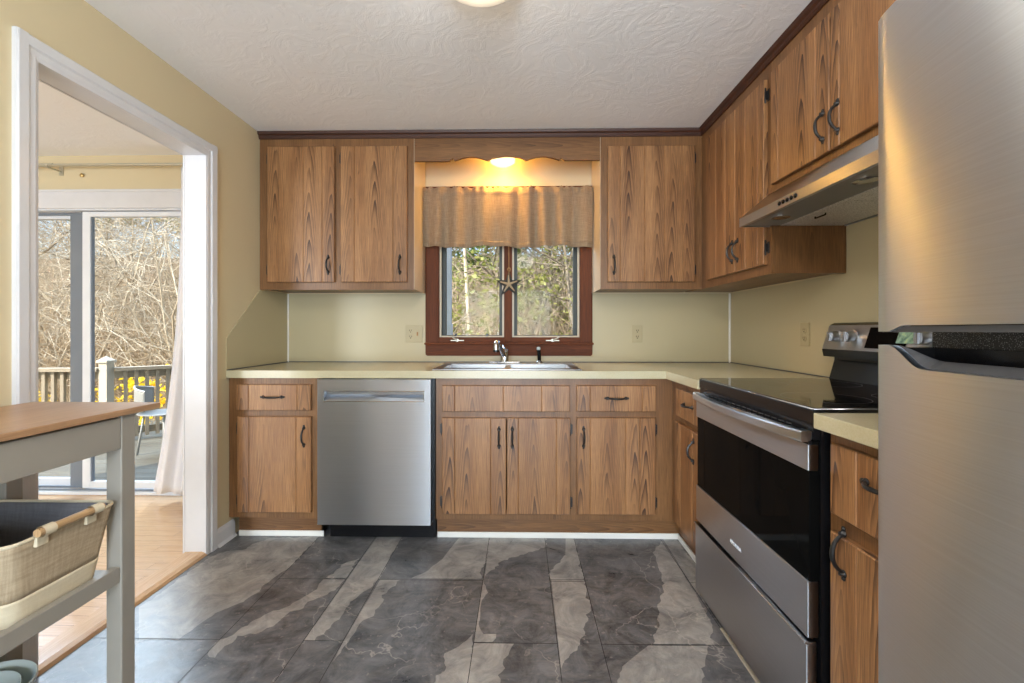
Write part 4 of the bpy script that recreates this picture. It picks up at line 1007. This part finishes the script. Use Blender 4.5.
r = thing('fabric_basket', (-1.37, 1.13, SH), 'linen storage basket with a wooden handle on the cart shelf', 'basket')
BX0, BX1, BY0, BY1 = -1.535, -1.164, .985, 1.273
def bsec(v, grow=0.0):
    """rounded rectangle at height fraction v; slopes inward to the foot"""
    ins = .030 * (1 - v) - grow; x0, x1, y0, y1 = BX0 + ins, BX1 - ins, BY0 + ins, BY1 - ins; rr_ = .036; out = []
    for (cx, cy, a0) in ((x1 - rr_, y1 - rr_, 0), (x0 + rr_, y1 - rr_, 90), (x0 + rr_, y0 + rr_, 180), (x1 - rr_, y0 + rr_, 270)):
        for i in range(9): a = R(a0 + i * 90 / 8); out.append((cx + rr_ * math.cos(a), cy + rr_ * math.sin(a)))
    return out
def shell(name, v0, v1, grow, mat, parent, nz=8, bottom=False, flip=False):
    b = B(); z0, hgt = SH - .0115, .202; rows = []; per = [0.0]
    base = bsec(1, grow)
    for i in range(len(base)): p, q = base[i], base[(i + 1) % len(base)]; per.append(per[-1] + math.hypot(p[0] - q[0], p[1] - q[1]))
    for j in range(nz + 1):
        v = v0 + (v1 - v0) * j / nz; sec = bsec(v, grow); n = len(sec); row = []
        for i, (x, y) in enumerate(sec):
            wz = 0.0
            if x > BX1 - .08: wz = -.010 * v * math.exp(-((y - 1.125) / .05) ** 2)      # mouth sags between the handle loops
            pinch = -.006 * math.exp(-((y - 1.125) / .012) ** 2) if x > BX1 - .07 else 0
            row.append(b.bm.verts.new((x + pinch * (1 if v > .3 else v / .3), y, z0 + hgt * v + wz)))
        rows.append(row)
    for j in range(nz):
        n = len(rows[0])
        for i in range(n):
            f = b.bm.faces.new([rows[j][i], rows[j][(i + 1) % n], rows[j + 1][(i + 1) % n], rows[j + 1][i]]); f.smooth = True
            for l, (jj, ii) in zip(f.loops, ((j, i), (j, i + 1), (j + 1, i + 1), (j + 1, i))): l[b.uvl].uv = (per[ii], (v0 + (v1 - v0) * jj / nz) * hgt)
            b.done.add(f)
    if bottom: b.bm.faces.new(rows[0])
    return b.obj(name, M[mat], parent, solid=.003)
shell('body', .30, 1.0, 0, 'linen', r); shell('foot_band', 0.0, .30, .001, 'canvas', r, bottom=True); shell('lining', .06, .99, -.006, 'felt', r, bottom=True)
b = B(); sec = bsec(1.0, 0.0); sec = [(x, y, SH - .0115 + .202 + (-.010 * math.exp(-((y - 1.125) / .05) ** 2) if x > BX1 - .08 else 0)) for x, y in sec]; b.tube(sec + [sec[0]], .0042, 8, cap=False); b.obj('rim', M['canvas'], r)
hy0, hy1, hz_ = 1.040, 1.206, SH + .204
hd = B().tube([(BX1 + .016, hy0, hz_), (BX1 + .016, hy1, hz_)], .0098, 14).obj('handle', M['dowel'], r, 'y')
for yy in (hy0 + .022, hy1 - .020):
    b = B(); b.tube([(BX1 + .016, yy - .014, hz_), (BX1 + .016, yy + .014, hz_)], .0130, 16, cap=False); b.box(BX1 - .004, BX1 + .006, yy - .014, yy + .014, hz_ - .038, hz_ - .004, .002); b.obj('loop', M['canvas'], hd)

def bowl(cx, cy, z, ro, h, name, label):
    pr = [(ro * .45, 0), (ro * .5, .0), (ro * .8, h * .42), (ro * .97, h * .85), (ro, h), (ro * .985, h + .003), (ro * .955, h), (ro * .925, h * .85), (ro * .76, h * .44), (ro * .45, .012), (0, .010)]
    o = B().lathe([(0, 0)] + pr, (cx, cy, z), 'z', 48).obj(name, M['bowl']); return tag(o, label, 'bowl')
bowl(-1.400, 1.115, .0885, .116, .112, 'mixing_bowl', 'large pale blue-grey bowl on the bottom shelf of the cart')
bowl(-1.404, 1.105, .100, .096, .092, 'nested_bowl', 'smaller pale bowl sitting inside the large bowl')

# ------------------------------------------------------------------ sliding glass door, curtain, rod
dr_ = sroot('door_2', ((SX0 + SX1) / 2, YB, 0), 'white sliding glass door to the deck', 'door')
b = B()
for pr_ in ((SX0 - .075, SX0 + .004, 0, SZ1 + .0), (SX1 - .004, SX1 + .075, 0, SZ1)): b.box(pr_[0], pr_[1], YB - .018, YB - .0005, pr_[2], pr_[3], .003)
b.box(SX0 - .075, SX1 + .075, YB - .018, YB - .0005, SZ1 - .004, SZ1 + .122, .003); b.box(SX0 - .085, SX1 + .085, YB - .026, YB - .0005, SZ1 + .108, SZ1 + .124, .003)
b.obj('casing', M['white_gloss'], dr_, 'x')
b = B(); b.box(SX0, SX0 + .03, YB, EX, .0, SZ1); b.box(SX1 - .03, SX1, YB, EX, .0, SZ1); b.box(SX0 + .03, SX1 - .03, YB, EX, SZ1 - .012, SZ1); b.box(SX0 + .03, SX1 - .03, YB - .01, EX, .0, .022, .003); b.obj('frame', M['vinyl_white'], dr_)
b = B(); b.box(SX0 + .03, SX1 - .03, YB + .068, YB + .076, .022, .034); b.box(SX0 + .03, SX1 - .03, YB + .012, YB + .016, .022, .032); b.box(SX0 + .03, SX1 - .03, YB + .068, YB + .076, SZ1 - .03, SZ1 - .012); b.obj('track', M['vinyl_grey'], dr_)
def spanel(x0, x1, y0, y1, nm, wd=.062):
    b = B()
    b.box(x0, x0 + wd, y0, y1, .034, SZ1 - .016, .003); b.box(x1 - wd, x1, y0, y1, .034, SZ1 - .016, .003); b.box(x0 + wd, x1 - wd, y0, y1, .034, .080, .003); b.box(x0 + wd, x1 - wd, y0, y1, SZ1 - .05, SZ1 - .016, .003)
    p = b.obj(nm, M['vinyl_white'], dr_)
    ed = B(); ed.box(x0 + wd - .001, x0 + wd + .006, y0 + .008, y1 - .008, .08, SZ1 - .05); ed.box(x1 - wd - .006, x1 - wd + .001, y0 + .008, y1 - .008, .08, SZ1 - .05); ed.obj('gasket', M['vinyl_grey'], p)
    box('pane', M['glass'], (x0 + wd, x1 - wd, (y0 + y1) / 2 - .002, (y0 + y1) / 2 + .002, .080, SZ1 - .05), p)
    return p
spanel(SX0 + .03, -3.055, YB + .085, YB + .125, 'fixed_panel'); p = spanel(-3.032, SX1 - .03, YB + .025, YB + .062, 'sliding_panel', .055)
b = B(); b.box(-3.155, -3.0345, YB + .064, YB + .083, .034, SZ1 - .016); b.box(-3.042, -3.0335, YB + .028, YB + .064, .034, SZ1 - .016); b.obj('interlock', M['vinyl_grey'], p)

r = thing('window_drape', (-2.05, 2.93, .05), 'long white drape at the right side of the glass door', 'curtain')
def dfold(u, v):
    fl_ = (1 - v) ** 2.2; x0 = -2.245 - .20 * fl_; x1 = -1.76 + .02 * fl_; x = x0 + (x1 - x0) * u
    y = 2.905 + .028 * math.sin(u * 30 + .6) * (.6 + .4 * (1 - v)) + .012 * math.sin(u * 71 + 1) * (1 - v)
    z = .052 + (2.21 - .052) * v - .012 * math.sin(u * 30) * (1 - v) - .02 * u * (1 - v)
    return (x, y, z)
b = B(); b.grid(dfold, 140, 40, uvs=lambda u, v: (u * .9, v * 2.15)); b.obj('cloth', M['drape'], r, solid=.002, recalc=False)
for i in range(7):
    b = B(); cx = -2.23 + i * .075; b.tube([(cx, 2.925 + .021 * math.cos(a), 2.222 + .021 * math.sin(a) - .004) for a in [q * math.pi / 8 for q in range(17)]], .003, 6, cap=False); b.obj('ring', M['nickel'], r)
r = thing('curtain_rod', (-3.0, 2.94, 2.2), 'thin metal curtain rod above the glass door', 'curtain rod')
b = B(); b.tube([(-4.05, 2.925, 2.232), (-3.12, 2.925, 2.232)], .012, 12); b.tube([(-3.13, 2.925, 2.232), (-1.72, 2.925, 2.232)], .0095, 12); b.obj('pole', M['nickel'], r, 'x')
for xx in (-3.15, -1.80, -4.0):
    b = B(); b.box(xx - .006, xx + .006, 2.915, YB - .0005, 2.212, 2.220, .001); b.box(xx - .014, xx + .014, YB - .006, YB - .0005, 2.19, 2.27, .002); b.tube([(xx, 2.925 + .016 * math.cos(a), 2.232 + .016 * math.sin(a)) for a in [math.pi * (1 + q / 8) for q in range(9)]], .004, 6); b.obj('bracket', M['nickel'], r)
b = B(); b.lathe([(.010, 0), (.014, .012), (0, .020)], (-3.0, YB - .0005, 2.19), 'y', 12, sgn=-1); tag(b.obj('wall_hook', M['brass']), 'small brass hook on the wall below the curtain rod', 'hook')

# invented rear windows, added for the fill lights behind them
rw = sroot('added_window_2', (-.27, RY, .16), 'added white window frame behind the viewpoint', 'window')
rframe('frame', -1.20, .66, RY - .10, RY - .02, .16, 2.10, .05, 'white_gloss', rw)
rw = sroot('added_window_3', (-3.95, RY, .16), 'added white window frame at the far rear of the dining room', 'window')
rframe('frame', -4.56, -3.34, RY - .10, RY - .02, .16, 2.10, .05, 'white_gloss', rw)

# ------------------------------------------------------------------ outside: deck, railing, woods on a slope
def hill(x, y):
    h = -1.3 + max(0, y - 7.5) * .262 - .0006 * max(0, y - 7.5) ** 2
    return h + .35 * mnoise.noise(Vector((x * .12, y * .12, 0))) + .10 * mnoise.noise(Vector((x * .6, y * .6, 2)))
b = B(); b.grid(lambda u, v: (lambda x, y: (x, y, hill(x, y)))(-75 + 110 * u, EX + .05 + 62 * v ** 1.3), 110, 90); struct(b.obj('ground_outside', M['litter'], recalc=False), 'leaf-covered slope of the woods outside', 'ground')

DZ = -.22
b = B(); y = EX + .005
while y < 6.6:
    b.box(-8.2, -1.7, y, y + .136, DZ - .03, DZ, .003); y += .141
struct(b.obj('deck_floor', M['deckfloor'], grain='x'), 'weathered deck boards outside the glass door', 'deck')
def railing(p0, p1, label, n):
    p0, p1 = Vector((*p0, 0)), Vector((*p1, 0)); d = (p1 - p0).normalized(); L = (p1 - p0).length; nr = Vector((-d.y, d.x, 0))
    r = thing('deck_railing', ((p0.x + p1.x) / 2, (p0.y + p1.y) / 2, DZ), label, 'railing', None)
    def beam(name, s0, s1, off, hw, z0, z1):
        b = B(); q = [p0 + d * s0 + nr * (off - hw), p0 + d * s1 + nr * (off - hw), p0 + d * s1 + nr * (off + hw), p0 + d * s0 + nr * (off + hw)]
        b.prism([(v.x, v.y) for v in q], 'z', z0, z1); return b.obj(name, M['deckwood'], r, 'z' if z1 - z0 > .3 else 'x')
    beam('top_rail', 0, L, 0, .07, DZ + .86, DZ + .90); beam('upper_rail', 0, L, .022, .018, DZ + .77, DZ + .859); beam('lower_rail', 0, L, .022, .018, DZ + .08, DZ + .165)
    for i in range(n):
        s = .1 + (L - .2) * i / (n - 1); beam('baluster', s - .019, s + .019, -.016, .0185, DZ + .05, DZ + .855)
    return r
PC = (-4.92, 5.22)
railing((-7.6, 5.04), (PC[0] - .06, PC[1] - .004), 'weathered deck railing left of the pale newel post', 24)
railing((PC[0] + .055, PC[1] + .045), (-3.2, 6.9), 'weathered deck railing right of the pale newel post', 22)
r = thing('newel_post', (*PC, DZ), 'pale newel post with a pyramid cap in the deck railing', 'post')
box('shaft', M['post_worn'], (PC[0] - .05, PC[0] + .05, PC[1] - .05, PC[1] + .05, DZ, DZ + .96), r, bev=.004)
b = B(); q = .066; b.box(PC[0] - q, PC[0] + q, PC[1] - q, PC[1] + q, DZ + .9605, DZ + .99, .003)
t_ = b.bm.verts.new((PC[0], PC[1], DZ + 1.04)); bs = [b.bm.verts.new((PC[0] + sx * (q - .006), PC[1] + sy * (q - .006), DZ + .9895)) for sx, sy in ((-1, -1), (1, -1), (1, 1), (-1, 1))]
for i in range(4): b.bm.faces.new([bs[i], bs[(i + 1) % 4], t_])
b.obj('cap', M['post_worn'], r)

# patio chair on the deck
r = thing('patio_chair', (-3.95, 4.88, DZ), 'grey metal patio chair standing on the deck', 'chair')
sc_ = Vector((-3.95, 4.88, DZ + .43))
b = B(); b.lathe([(.0, .0), (.20, .0), (.235, .006), (.235, .014), (.20, .016), (.0, .012)], sc_, 'z', 28); b.obj('seat', M['hood_grey'], r)
b = B(); b.grid(lambda u, v: (sc_.x + .25 * math.cos(R(150 + 120 * u)), sc_.y + .25 * math.sin(R(150 + 120 * u)), sc_.z + .05 + .26 * v * (1 - .18 * abs(2 * u - 1))), 20, 8); b.obj('backrest', M['hood_grey'], r, solid=.01, recalc=False)
for a in (40, 130, 220, 310):
    b = B(); b.tube([(sc_.x + .17 * math.cos(R(a)), sc_.y + .17 * math.sin(R(a)), sc_.z + .002), (sc_.x + .23 * math.cos(R(a)), sc_.y + .23 * math.sin(R(a)), DZ + .001)], .011, 8); b.obj('leg', M['hood_grey'], r)
b = B(); b.tube([(sc_.x + .25 * math.cos(R(t)), sc_.y + .25 * math.sin(R(t)), sc_.z + .05 + .26 * (1 - .18 * abs((t - 210) / 60))) for t in range(150, 271, 8)], .012, 8); b.obj('back_rail', M['hood_grey'], r)

def leaves_mesh(name, centers, n, spread, size, mat, parent, seed, flat=.6):
    rd = random.Random(seed); V, F = [], []
    for _ in range(n):
        c = rd.choice(centers); s = c[1] if len(c) > 1 and isinstance(c[1], float) else spread
        p = c[0] + Vector((rd.gauss(0, s), rd.gauss(0, s), rd.gauss(0, s * flat))); q = size * rd.uniform(.6, 1.4)
        d = Vector((rd.gauss(0, 1), rd.gauss(0, 1), rd.gauss(0, .6))).normalized(); e = d.cross(Vector((rd.gauss(0, 1), rd.gauss(0, 1), rd.gauss(0, 1)))).normalized()
        i = len(V); V += [p - d * q, p + e * q * .42 , p + d * q, p - e * q * .42]; F.append((i, i + 1, i + 2, i + 3))
    return raw(name, V, F, mat, parent)
def raw(name, V, F, mat, parent=None, base=None):
    if base is None: base = Vector((0, 0, 0))
    me = bpy.data.meshes.new(name); me.from_pydata([tuple(v - base) for v in V], [], F); me.materials.append(M[mat]); me.update()
    o = bpy.data.objects.new(name, me); C.objects.link(o)
    if parent is not None: o.parent = parent; o.location = -Vector(parent.location) + base
    else: o.location = base
    return o

def tubes(V, F, pts_, rads, seg):
    rings = []; n = len(pts_)
    for i, p in enumerate(pts_):
        d = (pts_[min(i + 1, n - 1)] - pts_[max(i - 1, 0)]); d.normalize()
        ref = Vector((0, 0, 1)) if abs(d.z) < .85 else Vector((1, 0, 0)); a = d.cross(ref).normalized(); c_ = a.cross(d)
        rings.append(len(V)); V += [p + (a * math.cos(2 * math.pi * k_ / seg) + c_ * math.sin(2 * math.pi * k_ / seg)) * rads[i] for k_ in range(seg)]
    for a, c_ in zip(rings, rings[1:]):
        for k_ in range(seg): F.append((a + k_, a + (k_ + 1) % seg, c_ + (k_ + 1) % seg, c_ + k_))
def grow(V, F, rd, p, d, L, r_, lev, tips, droop=0.0, maxlev=3, kids=(7, 5, 4)):
    n = 6 if lev == 0 else 4; P_ = [p.copy()]; Rr = [r_]; dd = d.normalized()
    for i in range(n):
        dd = (dd + Vector((rd.gauss(0, .13), rd.gauss(0, .13), rd.gauss(0, .10) + (.03 if lev == 0 else -droop)))).normalized()
        P_.append(P_[-1] + dd * (L / n)); Rr.append(r_ * (1 - (i + 1) / n * (.72 if lev < maxlev else .9)))
    tubes(V, F, P_, Rr, (7, 5, 4, 3)[min(lev, 3)])
    if lev >= maxlev: tips.append(P_[-1]); return
    for k_ in range(kids[lev]):
        t = rd.uniform(.25 if lev == 0 else .15, 1.0); i = min(n - 1, int(t * n)); q = P_[i].lerp(P_[i + 1], t * n - i)
        ax = (P_[i + 1] - P_[i]).normalized(); side = ax.cross(Vector((rd.gauss(0, 1), rd.gauss(0, 1), rd.gauss(0, 1)))).normalized()
        nd = ax * rd.uniform(.25, .75) + side * rd.uniform(.6, 1.1)
        grow(V, F, rd, q, nd, L * rd.uniform(.38, .62), max(.004, Rr[i] * rd.uniform(.42, .6)), lev + 1, tips, droop, maxlev, kids)
    tips.append(P_[-1])

def tree(seed, H, r0, lean=0.0, droop=0.0, kids=(9, 6, 5), multi=1):
    rd = random.Random(seed); V, F, tips = [], [], []
    for m_ in range(multi):
        grow(V, F, rd, Vector((rd.uniform(-.1, .1) * (multi > 1), rd.uniform(-.1, .1) * (multi > 1), -.15)), Vector((lean + rd.gauss(0, .35 if multi > 1 else .05), rd.gauss(0, .3 if multi > 1 else .04), 1)), H * rd.uniform(.8, 1.05), r0, 0, tips, droop, 3, kids)
    me = bpy.data.meshes.new('bare_tree'); me.from_pydata([tuple(v) for v in V], [], F); me.update()
    for pl in me.polygons: pl.use_smooth = True
    return me, tips
# bare trees: a handful of growth forms, each copied as a tree of its own
forms = [tree(21, 7.5, .05), tree(22, 6.5, .038, .12), tree(23, 5.0, .034, -.2, .03, (9, 6, 5), 3), tree(24, 4.2, .026, .1, .05, (9, 6, 5), 4), tree(25, 8.5, .06, -.05)]
def plant(i, x, y, rz, s, mat, label, group):
    o = bpy.data.objects.new('bare_tree', forms[i][0]); C.objects.link(o)
    if not forms[i][0].materials: forms[i][0].materials.append(M[mat])
    o.location = (x, y, hill(x, y)); o.rotation_euler = (0, 0, rz); o.scale = (s, s, s)
    return tag(o, label, 'tree', group)
rt = random.Random(77)
G1, L1 = 'bare trees beyond the deck', 'bare pale-barked tree in the thicket beyond the deck railing'
G2, L2 = 'bare trees behind the sink window', 'thin bare tree in the brush seen through the sink window'
spots = []
for k_ in range(26):             # beyond the deck, left
    y = 8.3 + 15 * (k_ / 25) ** 1.2; spots.append((rt.uniform(-1.16, -.68) * y, y, rt.choice((2, 3, 3, 1, 2, 0)), 'L'))
for k_ in range(16):             # behind the sink window
    y = 9.6 + 14 * (k_ / 15) ** 1.1; spots.append((rt.uniform(-.24, .19) * y, y, rt.choice((1, 3, 0, 1, 2)), 'K'))
for (x, y, i, side) in spots:
    plant(i, x, y, rt.uniform(0, 6.28), rt.uniform(.8, 1.15), 'bark' if i in (2, 3) else 'bark_grey', L1 if side == 'L' else L2, G1 if side == 'L' else G2)
# one slender pale trunk stands out in the left casement
V, F = [], []; tubes(V, F, [Vector((-1.02, 9.2, hill(-1, 9.2) - .2)), Vector((-1.05, 9.2, 1.2)), Vector((-1.12, 9.2, 2.4)), Vector((-1.2, 9.25, 3.8)), Vector((-1.22, 9.2, 5.4))], [.045, .042, .036, .028, .012], 8)
rd = random.Random(4); tp = []
for q in range(7): grow(V, F, rd, Vector((-1.12 - .02 * q, 9.2, 2.2 + .4 * q)), Vector((rd.uniform(-1, 1), rd.uniform(-.6, .6), .6)), .9, .012, 2, tp, 0, 3)
o = raw('bare_tree', V, F, 'bark', None, Vector((-1.02, 9.2, hill(-1, 9.2)))); tag(o, 'slender pale trunk standing tall in the left casement', 'tree')

# leafy trees: trunk and crown of many leaves
def leafy(x, y, H, wdt, n, size, mat, seed, label, group=None, name='leafy_tree', low=.25):
    r = thing(name, (x, y, hill(x, y)), label, 'tree', group); rd = random.Random(seed); V, F, tips = [], [], []
    z0 = hill(x, y); grow(V, F, rd, Vector((x, y, z0 - .15)), Vector((rd.gauss(0, .05), rd.gauss(0, .05), 1)), H, .06, 0, tips, 0, 2, (12, 5, 3))
    raw('trunk', V, F, 'bark_grey', r)
    cl = []
    for _ in range(70):
        h = rd.uniform(low, 1.0); ww = wdt * (.35 + .75 * math.sin(math.pi * min(1, (h - low) / (1 - low) * .85 + .12))); a = rd.uniform(0, 6.28); q = ww * math.sqrt(rd.random())
        cl.append((Vector((x + q * math.cos(a), y + q * math.sin(a), z0 + H * h)), wdt * .16))
    cl += [(t, wdt * .12) for t in tips if t.z > z0 + H * low]
    leaves_mesh('crown', cl, n, .2, size, mat, r, seed + 1)
    return r
leafy(-.75, 12.0, 6.5, 1.15, 5200, .095, 'leaf_green', 61, 'dense green leafy tree at the right of the left casement', low=.45)
leafy(-2.3, 14.5, 6.0, 1.2, 2600, .09, 'leaf_green', 62, 'dark green tree at the far left of the left casement', low=.35)
leafy(.25, 11.0, 5.2, 1.2, 1900, .085, 'leaf_lime', 63, 'pale spring-leaved tree in the left half of the right casement', low=.35)
leafy(1.55, 12.5, 6.2, 1.1, 2300, .085, 'leaf_lime', 64, 'pale spring-leaved tree at the right edge of the right casement', low=.45)
leafy(-1.5, 8.6, 2.6, .55, 420, .07, 'leaf_lime', 65, 'low yellow-green shrub at the bottom of the left casement', name='shrub', low=.3)
leafy(-15.5, 20.5, 8.0, 2.2, 2600, .15, 'leaf_green', 66, 'green tree high on the slope at the right of the glass door', low=.5)
leafy(-19.0, 20.0, 8.0, 2.0, 1800, .15, 'leaf_green', 67, 'green tree high on the slope left of the door stile', low=.55)
leafy(-17.2, 24.5, 9.0, 2.2, 2600, .16, 'leaf_lime', 68, 'olive tree high on the slope in the middle of the glass door', low=.45)

# yellow flowering shrubs glimpsed between the balusters
for i, (x, y, lab) in enumerate(((-6.75, 6.3, 'yellow flowering shrub left of the newel post'), (-5.3, 6.6, 'yellow flowering shrub straight behind the newel post'), (-4.55, 7.4, 'yellow flowering shrub right of the newel post'), (-5.15, 7.9, 'yellow flowering shrub farthest from the deck'))):
    r = thing('flowering_shrub', (x, y, hill(x, y)), lab, 'shrub'); rd = random.Random(90 + i); z0 = hill(x, y); V, F, tips = [], [], []
    for q in range(9): grow(V, F, rd, Vector((x + rd.gauss(0, .1), y + rd.gauss(0, .1), z0 - .05)), Vector((rd.gauss(0, .4), rd.gauss(0, .4), 1)), 1.35, .012, 1, tips, .05, 2, (0, 4, 3))
    raw('stems', V, F, 'twig', r)
    leaves_mesh('blossom', [(Vector((x + rd.gauss(0, .36), y + rd.gauss(0, .3), z0 + .75 + rd.gauss(0, .3))), .10) for _ in range(40)] + [(t, .06) for t in tips if t.z < .75], 1700, .1, .045, 'leaf_yellow', r, 30 + i)

# the tangle of dry twigs under the trees
def tangle(name, n, region, hmax, seed, label, arch=.35, rr_=(.004, .011)):
    rd = random.Random(seed); V, F = [], []
    for _ in range(n):
        y = region[2] + (region[3] - region[2]) * rd.random() ** 1.1; x = y * rd.uniform(region[0], region[1]); z = hill(x, y)
        L = hmax * rd.uniform(.4, 1.15); d = Vector((rd.gauss(0, .55), rd.gauss(0, .4), 1)).normalized(); p = Vector((x, y, z - .05)); P_ = [p]; seg = 6
        bend = Vector((rd.gauss(0, arch), rd.gauss(0, arch), -abs(rd.gauss(0, arch * .7))))
        for s_ in range(seg): d = (d + bend * .33 + Vector((rd.gauss(0, .09), rd.gauss(0, .09), rd.gauss(0, .06)))).normalized(); P_.append(P_[-1] + d * (L / seg))
        q = rd.uniform(*rr_) * (1 + (y - 7) * .05); tubes(V, F, P_, [q * (1 - .75 * i / seg) for i in range(seg + 1)], 3)
        for _b in range(rd.randint(1, 3)):
            i = rd.randint(2, seg); dd = (P_[i] - P_[i - 1]).normalized() + Vector((rd.gauss(0, .7), rd.gauss(0, .7), rd.gauss(0, .5))); dd.normalize(); e = L * rd.uniform(.15, .35)
            tubes(V, F, [P_[i], P_[i] + dd * e * .5, P_[i] + dd * e + Vector((0, 0, rd.gauss(0, .06)))], [q * .6, q * .45, q * .15], 3)
    o = raw(name, V, F, 'twig'); tag(o, label, 'brush', kind='stuff'); return o
tangle('dry_brush', 3200, (-1.22, -.62, 7.6, 20), 2.6, 5, 'tangle of dry tan brush on the slope beyond the deck', .42)
tangle('dry_thicket', 2600, (-.26, .21, 7.0, 19), 2.6, 6, 'tangle of dry brown brush behind the sink window', .26)
tag(leaves_mesh('thicket_leaves', [(Vector((y * rt.uniform(-.25, .2), y, hill(0, y) + rt.uniform(.2, 3.2))), .22) for y in [7.5 + 9 * rt.random() for _ in range(260)]], 9000, .2, .042, 'leaf_lime', None, 44), 'sparse yellow-green leaves scattered through the brush behind the sink window', 'leaves', kind='stuff')

r = thing('porch_post', (-.71, 4.4, -1.2), 'pale blue-grey post outside the left casement', 'post')
box('shaft', M['post_blue'], (-.744, -.676, 4.36, 4.42, -1.25, 3.3), r, bev=.004)
box('base_block', M['post_blue'], (-.750, -.668, 4.35, 4.43, -1.25, 1.19), r, bev=.004)
